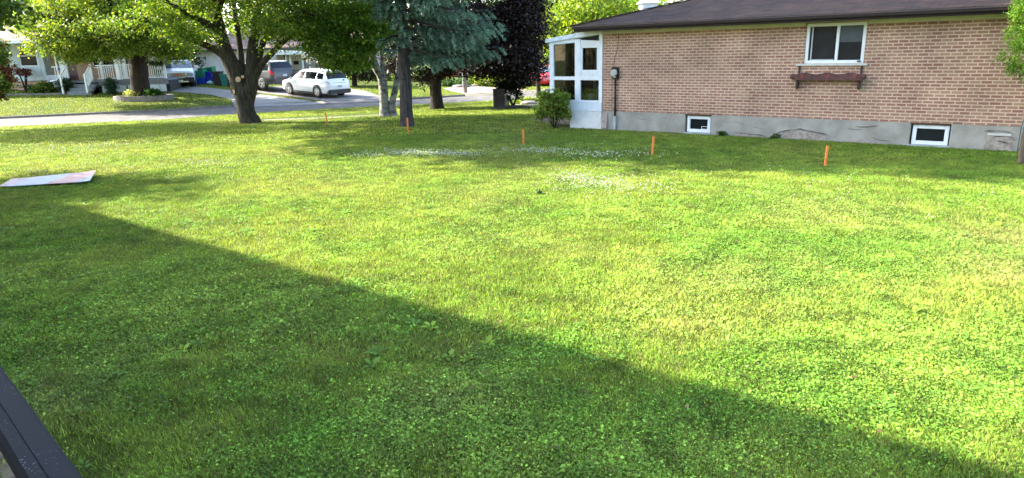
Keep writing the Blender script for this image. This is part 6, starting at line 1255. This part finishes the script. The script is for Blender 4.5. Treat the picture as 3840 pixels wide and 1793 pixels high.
# broad leaved weeds
LV, LC = [], []
x, y, z = scatter(2.8, 13, 13.0); a = fbm(x, y, 1.1, 44); k = rng.random(len(x)) < np.clip((a - .42) * 4, .04, 1) * np.clip(6.5 / np.hypot(x, y), .3, 1)
for X, Y_, Z_ in zip(x[k], y[k], z[k]):
    m_ = random.randint(3, 8); an0 = random.uniform(0, 6.3); sz = random.uniform(.025, .085); tone = random.uniform(.75, 1.3); yel = random.random() < .25
    for j in range(m_):
        an = an0 + 2 * math.pi * j / m_ + random.uniform(-.3, .3); d = np.array([math.cos(an), math.sin(an), random.uniform(.15, .8)]); s_ = np.array([-math.sin(an), math.cos(an), 0]); b0_ = np.array([X, Y_, Z_ + .01]) + d * .01; L2 = sz * random.uniform(.7, 1.2); wd = L2 * random.uniform(.18, .32)
        fold = np.array([0, 0, .006]); dn = np.array([0, 0, -.25 * L2])
        LV.append(np.array([b0_, b0_ + d * L2 * .4 + s_ * wd + fold, b0_ + d * L2 * .8 + s_ * wd * .7 + dn * .4 + fold, b0_ + d * L2 + dn, b0_ + d * L2 * .8 - s_ * wd * .7 + dn * .4 + fold, b0_ + d * L2 * .4 - s_ * wd + fold])); c_ = np.array([.20, .33, .03] if yel else [.12, .24, .03]) * tone * random.uniform(.8, 1.2); LC.append(np.tile(c_, (6, 1)))
V = np.concatenate(LV); i = np.arange(len(LV))[:, None] * 6; F3 = np.concatenate([i + [0, 1, 5], i + [1, 2, 5], i + [2, 4, 5], i + [2, 3, 4]], 0)
tag(np_mesh("weed_leaves", V, F3, MATS["grass_leaf"], None, np.concatenate(LC)), "broad weed and plantain leaves in the lawn", kind='stuff')
# clover blossom
def flower_pts(cx, cy, sx, sy, n, spread='g'):
    a = (rng.normal(size=(n, 2)) * rng.lognormal(-.15, .45, (n, 1))) if spread == 'g' else rng.uniform(-1.7, 1.7, (n, 2)); px = cx + a[:, 0] * sx; py = cy + a[:, 1] * sy
    v = V_F[None] * F_PX + V_R[None] * (px - 1920)[:, None] + V_D[None] * (py - 896.5)[:, None]; t = (0.03 - CAM[2]) / v[:, 2]; return CAM + v * t[:, None]
FP = np.concatenate([flower_pts(1560, 571, 120, 7, 560), flower_pts(1700, 578, 80, 6, 240), flower_pts(1370, 582, 55, 6, 60), flower_pts(2010, 564, 110, 9, 320), flower_pts(2250, 577, 130, 10, 280), flower_pts(2150, 664, 70, 14, 260), flower_pts(2250, 685, 110, 20, 380), flower_pts(2370, 700, 110, 16, 170), flower_pts(2700, 690, 300, 40, 190, 'u'), flower_pts(2100, 780, 250, 45, 60, 'u'), flower_pts(220, 552, 90, 9, 90), flower_pts(380, 540, 70, 8, 90), flower_pts(760, 612, 100, 9, 130), flower_pts(900, 600, 200, 20, 40), flower_pts(300, 620, 200, 40, 50), flower_pts(3300, 750, 300, 60, 50, 'u'), flower_pts(700, 800, 300, 40, 25, 'u')])
FP = FP[(FP[:, 1] > 3)]; n = len(FP); r_ = rng.uniform(.006, .013, n)[:, None, None] * np.clip(np.hypot(FP[:, 0], FP[:, 1]) / 14, .85, 1.15)[:, None, None]
th = np.arange(6) * np.pi / 3; ring = np.stack([np.cos(th), np.sin(th), 0 * th], 1); shp = np.concatenate([[[0, 0, 1.0]], ring * [1, 1, 0] + [0, 0, .25], ring * [.75, .75, 0] - [0, 0, .55]], 0)
FP[:, 2] = h(FP[:, 0], FP[:, 1]) + rng.uniform(.02, .075, n); V = (FP[:, None, :] + shp[None] * r_).reshape(-1, 3); tri = []
for j in range(6): tri += [(0, 1 + j, 1 + (j + 1) % 6), (1 + j, 7 + j, 7 + (j + 1) % 6), (1 + j, 7 + (j + 1) % 6, 1 + (j + 1) % 6)]
F3 = (np.arange(n)[:, None, None] * 13 + np.array(tri)[None]).reshape(-1, 3)
tag(np_mesh("clover_blossom", V, F3, M_BLOOM, None, np.repeat(vcol((.50, .50, .36), n, .35, .05), 13, 0)), "small white clover flower heads in the lawn", kind='stuff')
x, y, z = scatter(2.8, 9, 16); C = np.stack([x, y, z + rng.uniform(.03, .06, len(x))], 1); V, Fi = leaves(C, .011, up=1.2, aspect=1)
tag(np_mesh("yellow_flowers", V, Fi, M_BLOOM, None, np.repeat(vcol((.75, .62, .06), len(x), .15, .05), 4, 0)), "tiny yellow flowers scattered through the near lawn", kind='stuff')
x, y, z = scatter(2.8, 14, 1.0); C = np.stack([x, y, z + .04], 1); V, Fi = leaves(C, rng.uniform(.02, .042, len(x)), up=.8, aspect=.8)
tag(np_mesh("fallen_leaves", V, Fi, M_BLOOM, None, np.repeat(vcol((.20, .12, .06), len(x), .4, .1), 4, 0)), "dry brown fallen leaves on the lawn", kind='stuff')
